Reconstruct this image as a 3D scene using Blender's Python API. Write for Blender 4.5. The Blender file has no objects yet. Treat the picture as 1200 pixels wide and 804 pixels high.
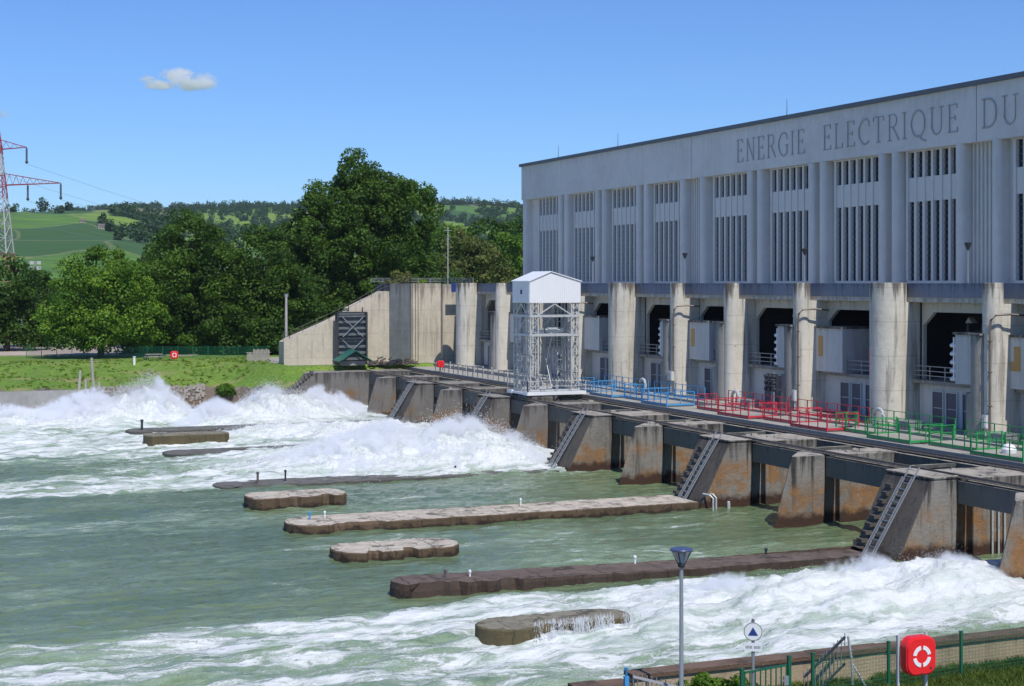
import bpy, bmesh, math, random
import numpy as np
from mathutils import Vector
random.seed(7)
RNG = np.random.default_rng(11)
R = math.radians
scene = bpy.context.scene
COL = scene.collection
# world axes: x runs upstream (across the dam), y runs along the dam away from the camera, z is up; water at z = 0

# ------------------------------------------------------------------ mesh helpers
class MB:
    def __init__(s): s.v = []; s.f = []; s.m = []
    def add(s, vs, fs, m=0):
        b = len(s.v); s.v += [tuple(p) for p in vs]
        for f in fs: s.f.append([b + i for i in f]); s.m.append(m)
        return s
    def box(s, x0, x1, y0, y1, z0, z1, m=0):
        vs = [(x, y, z) for z in (z0, z1) for y in (y0, y1) for x in (x0, x1)]
        return s.add(vs, [(0,2,3,1),(4,5,7,6),(0,1,5,4),(2,6,7,3),(0,4,6,2),(1,3,7,5)], m)
    def bar(s, a, b, w, h=None, m=0):
        a = Vector(a); b = Vector(b); d = (b - a)
        if d.length < 1e-6: return s
        d.normalize(); up = Vector((0,0,1)) if abs(d.z) < .95 else Vector((1,0,0))
        u = d.cross(up).normalized(); v = u.cross(d); h = h or w
        vs = [p + u*sx*w/2 + v*sz*h/2 for p in (a, b) for sx, sz in ((-1,-1),(1,-1),(1,1),(-1,1))]
        return s.add(vs, [(0,1,2,3),(7,6,5,4),(0,4,5,1),(1,5,6,2),(2,6,7,3),(3,7,4,0)], m)
    def tube(s, pts, r, n=8, m=0, r1=None):
        pts = [Vector(p) for p in pts]; vs = []; k = len(pts)
        for i, p in enumerate(pts):
            d = (pts[min(i+1,k-1)] - pts[max(i-1,0)]).normalized()
            up = Vector((0,0,1)) if abs(d.z) < .9 else Vector((1,0,0))
            u = d.cross(up).normalized(); v = u.cross(d)
            rr = r if r1 is None else r + (r1 - r)*i/(k-1)
            for j in range(n):
                t = 2*math.pi*j/n; vs.append(p + u*rr*math.cos(t) + v*rr*math.sin(t))
        fs = [(i*n+j, i*n+(j+1)%n, (i+1)*n+(j+1)%n, (i+1)*n+j) for i in range(k-1) for j in range(n)]
        fs += [tuple(range(n))[::-1], tuple(range((k-1)*n, k*n))]
        return s.add(vs, fs, m)
    def lathe(s, cx, cy, prof, n=24, m=0, sx=1, sy=1):
        vs = [(cx + sx*r*math.cos(2*math.pi*j/n), cy + sy*r*math.sin(2*math.pi*j/n), z) for r, z in prof for j in range(n)]
        k = len(prof)
        fs = [(i*n+j, i*n+(j+1)%n, (i+1)*n+(j+1)%n, (i+1)*n+j) for i in range(k-1) for j in range(n)]
        fs += [tuple(range(n))[::-1], tuple(range((k-1)*n, k*n))]
        return s.add(vs, fs, m)
    def prism_y(s, pts, y0, y1, m=0):      # pts in (x, z)
        n = len(pts); vs = [(x, y0, z) for x, z in pts] + [(x, y1, z) for x, z in pts]
        return s.add(vs, [tuple(range(n)), tuple(range(n, 2*n))[::-1]] + [(i, i+n, (i+1)%n+n, (i+1)%n) for i in range(n)], m)
    def prism_x(s, pts, x0, x1, m=0):      # pts in (y, z)
        n = len(pts); vs = [(x0, y, z) for y, z in pts] + [(x1, y, z) for y, z in pts]
        return s.add(vs, [tuple(range(n)), tuple(range(n, 2*n))[::-1]] + [(i, i+n, (i+1)%n+n, (i+1)%n) for i in range(n)], m)
    def prism_z(s, pts, z0, z1, m=0):      # pts in (x, y)
        n = len(pts); vs = [(x, y, z0) for x, y in pts] + [(x, y, z1) for x, y in pts]
        return s.add(vs, [tuple(range(n)), tuple(range(n, 2*n))[::-1]] + [(i, i+n, (i+1)%n+n, (i+1)%n) for i in range(n)], m)
    def build(s, name, mats, parent=None, smooth=False, bevel=0, fixn=True):
        me = bpy.data.meshes.new(name)
        off = origin_of(parent) if parent is not None else Vector((0,0,0))
        me.from_pydata([(x-off.x, y-off.y, z-off.z) for x, y, z in s.v], [], s.f)
        if not isinstance(mats, (list, tuple)): mats = [mats]
        for m in mats: me.materials.append(m)
        if len(mats) > 1: me.polygons.foreach_set('material_index', s.m)
        if fixn:
            bm = bmesh.new(); bm.from_mesh(me); bmesh.ops.recalc_face_normals(bm, faces=bm.faces); bm.to_mesh(me); bm.free()
        o = bpy.data.objects.new(name, me); COL.objects.link(o)
        if parent is not None: o.parent = parent
        if smooth:
            me.polygons.foreach_set('use_smooth', [True]*len(me.polygons))
            md = o.modifiers.new('edges', 'EDGE_SPLIT'); md.split_angle = R(35)
        if bevel:
            md = o.modifiers.new('bevel', 'BEVEL'); md.width = bevel; md.segments = 2; md.limit_method = 'ANGLE'; md.angle_limit = R(40)
        return o

def origin_of(o):
    v = Vector(o.location)
    while o.parent is not None:
        o = o.parent; v += Vector(o.location)
    return v

def fast_mesh(name, V, F, mat, parent=None, attr=None, smooth=False):
    """numpy mesh; F is (n,k) index array"""
    me = bpy.data.meshes.new(name)
    V = np.asarray(V, dtype=np.float32)
    if parent is not None: V = V - np.array(origin_of(parent), dtype=np.float32)
    n, k = F.shape
    me.vertices.add(len(V)); me.vertices.foreach_set('co', V.ravel())
    me.loops.add(n*k); me.loops.foreach_set('vertex_index', F.astype(np.int32).ravel())
    me.polygons.add(n); me.polygons.foreach_set('loop_start', np.arange(0, n*k, k, dtype=np.int32))
    me.polygons.foreach_set('loop_total', np.full(n, k, dtype=np.int32))
    me.materials.append(mat)
    me.update(calc_edges=True)
    if smooth: me.polygons.foreach_set('use_smooth', np.ones(n, dtype=bool))
    if attr:
        for nm, arr in attr.items():
            a = me.attributes.new(nm, 'FLOAT', 'POINT'); a.data.foreach_set('value', np.asarray(arr, dtype=np.float32).ravel())
    o = bpy.data.objects.new(name, me); COL.objects.link(o)
    if parent is not None: o.parent = parent
    return o

def tag(o, label=None, cat=None, group=None, kind=None):
    if label: o['label'] = label
    if cat: o['category'] = cat
    if group: o['group'] = group
    if kind: o['kind'] = kind
    return o
def empty(name, loc, label=None, cat=None, group=None):
    o = bpy.data.objects.new(name, None); COL.objects.link(o); o.location = loc; o.empty_display_size = .5
    return tag(o, label, cat, group)

# ------------------------------------------------------------------ numpy noise
def _hash(ix, iy, seed):
    h = (ix.astype(np.int64)*374761393 + iy.astype(np.int64)*668265263 + seed*144665) & 0xffffffff
    h = ((h ^ (h >> 13))*1274126177) & 0xffffffff
    return ((h ^ (h >> 16)) & 0xffffff)/float(0xffffff)
def vnoise(x, y, seed=0):
    ix = np.floor(x); iy = np.floor(y); fx = x-ix; fy = y-iy
    def g(dx, dy):
        a = _hash(ix+dx, iy+dy, seed)*2*np.pi
        return np.cos(a)*(fx-dx) + np.sin(a)*(fy-dy)
    u = fx**3*(fx*(fx*6-15)+10); v = fy**3*(fy*(fy*6-15)+10)
    return ((g(0,0)*(1-u)+g(1,0)*u)*(1-v) + (g(0,1)*(1-u)+g(1,1)*u)*v)*1.5
def fbm(x, y, seed=0, octv=4, gain=.5):
    t = 0; a = 1; s = 0
    for i in range(octv):
        t = t + a*vnoise(x*2**i+i*17.3, y*2**i-i*9.1, seed+i); s += a; a *= gain
    return t/s
def billow(x, y, seed=0, octv=4, gain=.55):
    t = 0; a = 1; s = 0
    for i in range(octv):
        t = t + a*(1-2*np.abs(vnoise(x*2**i+i*11.3, y*2**i-i*5.1, seed+i))); s += a; a *= gain
    return t/s
def sstep(a, b, x):
    t = np.clip((x-a)/(b-a), 0, 1); return t*t*(3-2*t)

# ------------------------------------------------------------------ materials
class M_:
    def __init__(s, name):
        s.mat = bpy.data.materials.new(name); s.mat.use_nodes = True
        s.t = s.mat.node_tree; s.t.nodes.clear(); s.out = s.t.nodes.new('ShaderNodeOutputMaterial')
    def n(s, typ, ins=None, **kw):
        nd = s.t.nodes.new('ShaderNode'+typ)
        for k, v in kw.items(): setattr(nd, k, v)
        for k, v in (ins or {}).items():
            sock = nd.inputs[k]
            if isinstance(v, bpy.types.NodeSocket): s.t.links.new(v, sock)
            else:
                if isinstance(v, tuple) and len(v) == 3 and sock.type == 'RGBA': v = (*v, 1)
                sock.default_value = v
        return nd
    def math(s, op, a, b=0.0, c=0.0, clamp=False):
        nd = s.n('Math', {0: a, 1: b, 2: c}, operation=op); nd.use_clamp = clamp; return nd.outputs[0]
    def mr(s, v, a, b, c=0.0, d=1.0, smooth=True):
        nd = s.n('MapRange', {'Value': v, 'From Min': a, 'From Max': b, 'To Min': c, 'To Max': d})
        nd.interpolation_type = 'SMOOTHSTEP' if smooth else 'LINEAR'; return nd.outputs[0]
    def mix(s, f, a, b, blend='MIX'):
        nd = s.t.nodes.new('ShaderNodeMix'); nd.data_type = 'RGBA'; nd.blend_type = blend
        for sock, v in ((nd.inputs[0], f), (nd.inputs[6], a), (nd.inputs[7], b)):
            if isinstance(v, bpy.types.NodeSocket): s.t.links.new(v, sock)
            else: sock.default_value = (*v, 1) if isinstance(v, tuple) and len(v) == 3 else v
        return nd.outputs[2]
    def pos(s): return s.n('NewGeometry').outputs['Position']
    def mul(s, v, k): return s.n('VectorMath', {0: v, 1: k}, operation='MULTIPLY').outputs[0]
    def add(s, v, k): return s.n('VectorMath', {0: v, 1: k}, operation='ADD').outputs[0]
    def noise(s, v, sc, det=5, rough=.55, dist=0): return s.n('TexNoise', {'Vector': v, 'Scale': sc, 'Detail': det, 'Roughness': rough, 'Distortion': dist}).outputs[0]
    def noisec(s, v, sc, det=3): return s.n('TexNoise', {'Vector': v, 'Scale': sc, 'Detail': det}).outputs[1]
    def vor(s, v, sc, feat='F1'): return s.n('TexVoronoi', {'Vector': v, 'Scale': sc}, feature=feat).outputs
    def xyz(s, v): return s.n('SeparateXYZ', {0: v}).outputs
    def bump(s, h, st=.5, d=.1): return s.n('Bump', {'Height': h, 'Strength': st, 'Distance': d}).outputs[0]
    def bsdf(s, col, rough=.8, normal=None, **kw):
        ins = {'Base Color': col, 'Roughness': rough}
        if normal is not None: ins['Normal'] = normal
        ins.update(kw)
        b = s.n('BsdfPrincipled', ins); s.t.links.new(b.outputs[0], s.out.inputs[0]); return s.mat

def concrete(name, base, dark, ztop=None, zlen=3, streak=.5, patch=.5, band=None, joint=None, bandcol=(.3,.14,.04), topcol=None, bump=.5, spots=.3, low=None, lines=None, pale=None):
    m = M_(name); P = m.pos(); x, y, z = m.xyz(P)
    big = m.mr(m.noise(P, .22, 6, .6), .35, .68)
    mid = m.mr(m.noise(P, 1.3, 7, .65), .38, .68)
    st = m.noise(m.mul(P, (1, 1, .07)), 2.2, 6, .65)
    col = m.mix(m.math('MULTIPLY', big, patch), base, tuple(c*.62 for c in base))
    col = m.mix(m.math('MULTIPLY', mid, patch*.55), col, tuple(min(1, c*1.28) for c in (pale or base)))
    smask = m.mr(st, .5, .66)
    col = m.mix(m.math('MULTIPLY', smask, streak*.6), col, dark)
    if ztop is not None:
        g = m.math('ADD', m.mr(z, ztop-zlen, ztop, 0, 1, False), m.math('MULTIPLY', m.math('SUBTRACT', st, .5), 2.2))
        col = m.mix(m.math('MULTIPLY', m.mr(g, .55, 1.0), streak), col, dark)
    if spots:
        sp = m.mr(m.noise(P, 3.1, 8, .75), .6, .68)
        col = m.mix(m.math('MULTIPLY', sp, spots), col, dark)
    if band:
        w = m.math('MULTIPLY', m.math('SUBTRACT', m.noise(m.mul(P, (1,1,.3)), .8, 6, .6), .5), 2.6)
        zz = m.math('ADD', z, w)
        b = m.math('MULTIPLY', m.mr(zz, band[0]-1, band[0]), m.mr(zz, band[1], band[1]+1.2, 1, 0))
        bn = m.mr(m.noise(P, .42, 7, .68), .43, .6)
        col = m.mix(m.math('MULTIPLY', m.math('MULTIPLY', b, bn), .85), col, m.mix(m.noise(P, 2.5, 5), bandcol, tuple(c*.35 for c in bandcol)))
    if low:
        w2 = m.math('MULTIPLY', m.math('SUBTRACT', m.noise(P, 1.5, 6, .6), .5), 1.2)
        col = m.mix(m.mr(m.math('ADD', z, w2), low[0], low[0]+low[1], 1, 0), col, low[2])
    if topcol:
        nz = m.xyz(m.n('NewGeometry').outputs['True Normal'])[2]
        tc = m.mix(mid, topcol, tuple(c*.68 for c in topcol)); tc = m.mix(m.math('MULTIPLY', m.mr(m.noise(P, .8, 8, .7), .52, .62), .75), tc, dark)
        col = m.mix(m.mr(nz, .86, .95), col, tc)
    if lines:
        fz = m.math('FRACT', m.math('DIVIDE', m.math('ADD', z, m.math('MULTIPLY', m.noise(P, 2, 3), .04)), lines))
        col = m.mix(m.math('MULTIPLY', m.mr(fz, 0, .03, 1, 0), .4), col, dark)
    if joint:
        fx = m.math('FRACT', m.math('DIVIDE', m.math('ADD', x, m.math('MULTIPLY', m.noise(P, 1.2, 4), .5)), joint))
        col = m.mix(m.math('MULTIPLY', m.mr(fx, 0, .035, 1, 0), m.mr(m.noise(P, .6, 3), .35, .5)), col, dark)
        ck = m.n('TexVoronoi', {'Vector': m.add(P, m.mul(m.noisec(P, 1.5, 4), (.8,.8,.8))), 'Scale': .75}, feature='DISTANCE_TO_EDGE').outputs[0]
        col = m.mix(m.math('MULTIPLY', m.mr(ck, 0, .035, 1, 0), m.mr(m.noise(P, .45, 4), .48, .56, 0, .8)), col, dark)
    h = m.math('ADD', m.noise(P, 3, 8, .7), m.math('MULTIPLY', m.noise(P, 14, 5), .4))
    return m.bsdf(col, .88, m.bump(h, bump, .08))

def paint(name, c, rough=.45, metal=0, wear=.25, wearcol=None):
    m = M_(name); P = m.pos()
    f = m.mr(m.noise(P, 2.3, 7, .7), .5, .75)
    col = m.mix(m.math('MULTIPLY', f, wear), c, wearcol or tuple(k*.45 for k in c))
    return m.bsdf(col, rough, m.bump(m.noise(P, 9, 4), .12, .02), Metallic=metal)

MAT = {}
MAT['hall'] = concrete('hall_render', (.66,.645,.62), (.42,.41,.40), streak=.38, patch=.26, bump=.25, spots=.1)
MAT['fascia'] = concrete('fascia_render', (.66,.648,.625), (.45,.44,.42), ztop=29.5, zlen=2, streak=.26, patch=.32, bump=.25, spots=.06)
MAT['letter'] = paint('letter_stone', (.40,.39,.38), .9)
MAT['groove'] = paint('letter_joint', (.1,.1,.11), .9)
MAT['glass'] = M_('window_glass').bsdf((.018,.022,.035), .25)
MAT['mull'] = paint('window_mullion', (.64,.63,.61), .7, wear=.2)
MAT['roofmetal'] = paint('roof_metal', (.13,.14,.16), .5, .3)
MAT['parapet'] = concrete('parapet_concrete', (.20,.22,.27), (.09,.10,.13), ztop=15.1, zlen=1, streak=.6, bump=.3)
MAT['cream'] = concrete('cream_concrete', (.64,.595,.50), (.10,.085,.07), ztop=15.3, zlen=3.2, streak=.9, patch=.42, spots=.62, lines=2.45)
MAT['cream2'] = concrete('cream_render', (.56,.53,.45), (.13,.12,.10), ztop=14, zlen=1.2, streak=.45, patch=.35, spots=.2)
MAT['weather'] = concrete('weathered_concrete', (.30,.285,.25), (.055,.05,.045), ztop=12.5, zlen=5, streak=.9, patch=.5, spots=.5)
MAT['abut'] = concrete('abutment_concrete', (.56,.49,.38), (.16,.135,.11), ztop=15, zlen=4, streak=.6, patch=.5, spots=.35, lines=2.9)
MAT['abutgrey'] = concrete('dark_grey_concrete', (.14,.155,.16), (.06,.065,.07), ztop=15, zlen=4, streak=.7, patch=.6)
MAT['interior'] = concrete('interior_concrete', (.03,.03,.034), (.015,.015,.015), streak=.3)  # near-black base puts the shade of the deep bays into the colour
MAT['darkmetal'] = paint('dark_metal', (.05,.055,.065), .5, .3)
MAT['door'] = paint('slate_blue_door', (.06,.075,.11), .5, wear=.4)
MAT['panel'] = concrete('pale_panel', (.60,.60,.575), (.2,.2,.2), ztop=11.8, zlen=1, streak=.35, patch=.2, spots=.12)
MAT['ochre'] = paint('ochre_paint', (.50,.31,.11), .8, wear=.5, wearcol=(.45,.40,.32))
MAT['redp'] = paint('red_paint', (.58,.035,.06), .5, wear=.35, wearcol=(.22,.06,.05))
MAT['bluep'] = paint('blue_paint', (.07,.30,.58), .5, wear=.4, wearcol=(.12,.17,.22))
MAT['greenp'] = paint('green_paint', (.03,.32,.09), .5, wear=.35, wearcol=(.08,.16,.07))
MAT['greyp'] = paint('grey_galvanised', (.30,.31,.32), .5, .3)
MAT['white'] = paint('white_paint', (.80,.80,.80), .4, wear=.12)
MAT['lattice'] = paint('pale_grey_steel', (.50,.51,.50), .5, .1, wear=.6, wearcol=(.20,.17,.14))
MAT['deepblue'] = paint('deep_blue_paint', (.02,.045,.22), .5)
MAT['dgreen'] = paint('dark_green_paint', (.012,.12,.06), .4)
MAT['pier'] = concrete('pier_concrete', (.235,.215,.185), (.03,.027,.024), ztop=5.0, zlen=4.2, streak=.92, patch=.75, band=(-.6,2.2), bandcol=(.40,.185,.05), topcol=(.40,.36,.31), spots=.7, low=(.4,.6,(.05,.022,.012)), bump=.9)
MAT['pierdark'] = concrete('dark_pier_concrete', (.17,.155,.14), (.035,.03,.03), ztop=4.6, zlen=3, streak=.7, patch=.6, band=(-.5,1.6), bandcol=(.30,.15,.04), topcol=(.28,.26,.23), spots=.45, low=(.15,.35,(.05,.025,.012)), bump=.8)
MAT['nose'] = concrete('dark_nose_concrete', (.105,.09,.075), (.03,.025,.02), ztop=4.6, zlen=3, streak=.6, patch=.6, low=(.15,.35,(.04,.02,.012)), bump=.8)  # nose facing and steps, darker tone than the pier sides
MAT['glazbar'] = paint('glazing_bar_grey', (.075,.085,.11), .7)
MAT['deck'] = concrete('deck_concrete', (.36,.34,.30), (.12,.11,.09), streak=.3, patch=.5, spots=.4)
MAT['damwall'] = concrete('dam_wall_concrete', (.13,.135,.12), (.04,.04,.04), ztop=4.6, zlen=3, streak=.6, patch=.5)
MAT['beam'] = concrete('beam_concrete', (.125,.125,.11), (.05,.05,.045), ztop=4.4, zlen=1.2, streak=.5, patch=.4, topcol=(.36,.33,.27))
MAT['rail'] = paint('rusty_rail', (.20,.17,.145), .5, .4, wear=.6, wearcol=(.12,.06,.03))
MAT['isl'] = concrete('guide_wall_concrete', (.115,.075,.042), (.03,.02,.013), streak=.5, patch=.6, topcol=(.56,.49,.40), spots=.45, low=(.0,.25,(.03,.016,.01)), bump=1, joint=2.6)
MAT['isldark'] = concrete('wet_guide_wall_concrete', (.065,.042,.03), (.022,.016,.012), streak=.5, patch=.7, topcol=(.15,.11,.09), spots=.6, bump=1, joint=3.4)
MAT['islmoss'] = concrete('mossy_wall_concrete', (.12,.095,.045), (.03,.028,.018), streak=.5, patch=.6, topcol=(.25,.225,.165), spots=.5, bump=1, joint=1.9)
MAT['islgrey'] = concrete('foam_washed_concrete', (.085,.08,.07), (.03,.03,.027), streak=.4, patch=.8, topcol=(.15,.145,.13), spots=.6, bump=1)
MAT['nearwall'] = concrete('tan_retaining_wall', (.43,.335,.215), (.17,.125,.08), ztop=4.6, zlen=.9, streak=.35, patch=.55, topcol=(.13,.08,.07), spots=.2)
MAT['coping'] = concrete('brown_coping', (.15,.09,.055), (.05,.03,.025), streak=.4, patch=.7, topcol=(.17,.11,.075), spots=.4, bump=1)
MAT['greenroof'] = paint('green_sheet_roof', (.015,.12,.09), .5)
MAT['bark'] = concrete('tree_bark', (.10,.075,.05), (.03,.025,.02), streak=.5)
MAT['wood'] = concrete('grey_wood', (.34,.31,.27), (.15,.13,.11), streak=.5)
MAT['pole'] = concrete('pole_concrete', (.42,.40,.37), (.2,.2,.2), streak=.3)
MAT['postgrey'] = paint('pole_grey_paint', (.33,.35,.37), .35, .4)
MAT['lampglass'] = M_('lamp_glass').bsdf((.75,.78,.8), .1, **{'Transmission Weight': .75, 'IOR': 1.1})
MAT['buoyred'] = paint('lifebuoy_red', (.80,.02,.025), .3, wear=.05)
MAT['bluecap'] = paint('navy_cap', (.06,.08,.16), .3)
MAT['pylonw'] = paint('pylon_white', (.40,.39,.40), .5)
MAT['pylonr'] = paint('pylon_red', (.30,.05,.06), .5)
MAT['insul'] = paint('insulator_dark', (.08,.09,.10), .3)
# ------------------------------------------------------------------ power station
K = lambda k: 91.7 + 10.67*k            # pillar / pier grid along the dam
Y0, Y1 = 47.0, 177.0
ST = empty('power_station', (70, 110, 5), 'long concrete hydroelectric powerhouse with tall window bays and a row of round pillars', 'power station')
# hall body: wall at x = 75.7, fascia at 74.7
HX = 75.7
mb = MB(); mb.box(HX, 98, Y0, Y1, 14, 29.2)
mb.build('hall_wall', MAT['hall'], ST)
JN = [91.2 - 42.7, 91.2, 91.2 + 42.7]
segs = [(Y0, JN[1]), (JN[1], JN[2]), (JN[2], Y1 + .3)]
fas = []
for a, b in segs:
    mb = MB(); mb.box(74.7, HX-.004, a + .05, b - .05, 25.4, 29.55); fas.append(mb.build('fascia', MAT['fascia'], ST))
mb = MB()
for j in JN[1:]: mb.box(74.78, HX-.006, j - .045, j + .045, 25.42, 29.5)
mb.build('expansion_joint', MAT['groove'], ST)
mb = MB(); mb.box(74.45, 98.3, Y0 - .2, Y1 + .5, 29.56, 29.9); mb.build('roof', MAT['roofmetal'], ST)
# bays
bays = []; cols = []; ribs = []
def group(j):
    cols.append(j - 2.03); cols.append(j + 2.03); ribs.append(j)
    c = j + 2.03
    p0 = j + 10.75
    for i in range(3): cols.append(p0 + i*10.1 - .875); cols.append(p0 + i*10.1 + .875)
    edges = [j + 2.03] + [p0 + i*10.1 + s for i in range(3) for s in (-.875, .875)] + [j + 42.7 - 2.03]
    for i in range(4): bays.append(((edges[2*i] + edges[2*i+1])/2, edges[2*i+1] - edges[2*i]))
group(JN[0]); group(JN[1]); group(JN[2])
cols.append(Y1 - .6); cols = [c for c in cols if c < Y1 and c > 62]
for c in cols:
    mb = MB(); 
    pr = [(74.62, c-.36), (74.62, c+.36), (HX-.003, c+.42), (HX-.003, c-.42)]
    n = 8; pts = [(HX-.003, c-.42)] + [(75.0 - .42*math.sin(math.pi*t/n), c - .42*math.cos(math.pi*t/n)) for t in range(n+1)] + [(HX-.003, c+.42)]
    mb.prism_z(pts, 14, 25.397); mb.build('pilaster', MAT['hall'], ST)
for j in ribs[1:]:
    mb = MB()
    for i in range(7): y = j - 1.35 + i*.45; mb.box(HX-.16, HX-.002, y - .09, y + .09, 14, 25.4)
    mb.build('ribbed_panel', MAT['hall'], ST)
for c, w in bays:
    if c < 68: continue
    hw = 3.12
    mb = MB()
    mb.box(HX-.03, HX-.005, c - hw, c + hw, 23.3, 25.3); mb.box(HX-.03, HX-.005, c - hw, c + hw, 15.2, 21.4)
    win = mb.build('window', MAT['glass'], ST)
    mb = MB(); n = 6; p = 2*hw/n
    for i in range(n+1):
        y = c - hw + i*p; mb.box(HX-.36, HX-.002, y - .14, y + .14, 15.2, 25.36)
    mb.box(HX-.27, HX-.003, c - hw + .16, c + hw - .16, 21.4, 23.3)
    mb.box(HX-.4, HX-.004, c - hw - .2, c + hw + .2, 25.3, 25.385); mb.box(HX-.3, HX-.004, c - hw - .1, c + hw + .1, 15.0, 15.2)
    mb.build('mullion', MAT['mull'], win)
    mb = MB()
    for z0, z1 in ((15.3, 21.4), (23.4, 25.3)):
        z = z0 + .35
        while z < z1 - .1:
            mb.box(HX-.12, HX-.031, c - hw + .1, c + hw - .1, z - .032, z + .032); z += .5
    mb.build('glazing_bar', MAT['glazbar'], win)
# lettering cut into the fascia
TH, TN = .26, .12
def letter(ch):
    """strokes in unit cell: (x0,y0,x1,y1,width); height 1"""
    A = lambda cx, cy, rx, ry, a0, a1, n=12: [(cx + rx*math.cos(R(a0 + (a1-a0)*i/n)), cy + ry*math.sin(R(a0 + (a1-a0)*i/n))) for i in range(n+1)]
    v = lambda x: [(x,0),(x,1)]
    sf = lambda x, y, w=.11: [(x-w,y),(x+w,y)]
    T = {'E': (.50, [(v(.1),1),([(.0,1),(.47,1)],0),([(.1,.52),(.38,.52)],0),([(.0,0),(.5,0)],0),([(.47,1),(.47,.86)],0),([(.5,0),(.5,.16)],0),([(.38,.6),(.38,.44)],0)]),
     'L': (.50, [(v(.1),1),([(0,0),(.5,0)],0),([(.5,0),(.5,.17)],0),(sf(.1,1),0)]),
     'N': (.68, [(v(.1),0),(v(.6),0),([(.08,1),(.6,0)],1),(sf(.1,0),0),(sf(.6,1),0)]),
     'R': (.60, [(v(.1),1),([(0,1),(.3,1)]+A(.3,.76,.2,.24,90,-90)+[(.1,.52)],0),([(.28,.52),(.62,0)],1),(sf(.1,0),0)]),
     'G': (.70, [(A(.4,.5,.36,.5,50,310,18),1),([(.66,.12),(.66,.45)],1),(sf(.64,.45),0),([(.63,.88),(.66,.7)],0)]),
     'C': (.66, [(A(.4,.5,.36,.5,50,310,18),1),([(.63,.88),(.66,.7)],0)]),
     'I': (.20, [(v(.1),1),(sf(.1,0),0),(sf(.1,1),0)]),
     'T': (.60, [(v(.3),1),([(0,1),(.6,1)],0),([(0,1),(0,.84)],0),([(.6,1),(.6,.84)],0),(sf(.3,0),0)]),
     'Q': (.80, [(A(.4,.5,.37,.5,0,360,24),1),([(.4,.06),(.62,-.12),(.82,-.18)],1)]),
     'U': (.68, [([(.1,1),(.1,.34)]+A(.35,.3,.25,.3,180,270,6),1),(A(.35,.3,.25,.3,270,360,6)+[(.6,1)],0),(sf(.1,1),0),(sf(.6,1),0)]),
     'D': (.72, [(v(.1),1),([(0,1),(.28,1)]+A(.28,.5,.4,.5,90,-90,14)+[(0,0)],1)])}
    return T[ch]
def word(txt, yl, yr, zb, h, par):
    ws = [letter(c)[0] for c in txt]; gap = .26
    tot = sum(ws) + gap*(len(txt)-1); sc = (yl - yr)/tot; u = 0
    for c, w in zip(txt, ws):
        mb = MB(); z0 = zb
        for pts, th in letter(c)[1]:
            t = .15 if th else .085
            for (ax, ay), (bx, by) in zip(pts, pts[1:]):
                a = Vector((74.672, yl - (u+ax)*sc, zb + ay*h)); b = Vector((74.672, yl - (u+bx)*sc, zb + by*h))
                d = (b-a).normalized()*.03; mb.bar(a-d, b+d, .05 + .0006*random.random(), t)
                # bar(): width across the wall normal, height in the wall plane
        mb.build('letter', MAT['letter'], par, fixn=False); u += w + gap
word('ENERGIE', 125.1, 113.8, 26.35, 2.05, fas[1]); word('ELECTRIQUE', 110.9, 93.3, 26.35, 2.05, fas[1]); word('DU', 90.5, 86.8, 26.35, 2.05, fas[0])
# lightning rods on the roof
for y in (152.0, 118.0, 86.5, 168.0):
    mb = MB(); mb.tube([(75.6, y, 29.9), (75.6, y, 31.6)], .035, 6, r1=.015); mb.box(75.5, 75.7, y-.1, y+.1, 29.9, 30.05); mb.build('lightning_rod', MAT['darkmetal'], ST)

# terrace, parapet, ledge
mb = MB(); mb.box(68.9, HX-.005, Y0, 184, 13.62, 14.02)
mb.build('terrace_slab', MAT['cream2'], ST)
mb = MB(); mb.box(68.65, 68.88, Y0, 181.5, 14.0, 15.0); mb.build('parapet', MAT['parapet'], ST)
mb = MB(); mb.box(68.3, 68.89, Y0, 181.5, 13.68, 13.98); mb.build('ledge', MAT['cream2'], ST)
mb = MB(); mb.box(68.3, 98, Y0, Y1, -3, 4.95); mb.build('foundation', MAT['damwall'], ST)
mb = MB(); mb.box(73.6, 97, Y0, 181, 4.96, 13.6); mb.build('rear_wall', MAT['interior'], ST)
mb = MB(); mb.box(68.8, 73.6, Y0, 181, 7.85, 8.1); mb.box(68.55, 68.8, Y0, 181, 7.9, 8.14); mb.build('gallery_floor', MAT['weather'], ST)
kmin, kmax = -3, 8
# pillars
KP = lambda k: K(k) + (0, .55, .6, -.5)[k % 4]
for k in range(kmin, kmax+1):
    y = KP(k)
    if k % 4 == 0:
        mb = MB(); mb.lathe(67.25, y, [(1.3, 4.9), (1.3, 15.0), (1.27, 15.04)], 40); mb.box(67.4, 69.3, y-1.0, y+1.0, 4.95, 13.66); o = mb.build('pillar', MAT['cream'], ST, smooth=True)
        mb = MB(); mb.box(68.2, 69.05, y + 1.36, y + 2.3, 5, 7.1); mb.build('dark_doorway', MAT['darkmetal'], ST)
    else:
        mb = MB(); mb.lathe(67.3, y, [(.66, 4.9), (.66, 15.0), (.63, 15.03)], 28)
        mb.box(67.3, 69.4, y - .6, y + .6, 4.95, 13.66); mb.build('pillar', MAT['cream'], ST, smooth=True)
        mb = MB()
        mb.lathe(67.05, y + .72, [(.78, 4.95), (.78, 11.55), (.72, 11.6)], 24, sx=.95)
        mb.box(67.2, 69.0, y + .2, y + 1.5, 4.95, 11.58)
        mb.lathe(67.1, y + 1.15, [(.85, 4.95), (.85, 7.75), (.8, 7.8)], 24, sx=.95); mb.box(67.2, 69.05, y + 1, y + 2.0, 4.95, 7.79)
        mb.box(66.3, 68.7, y + .1, y + 1.6, 11.6, 11.72)
        mb.build('buttress', MAT['weather'], ST, smooth=True)
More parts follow.
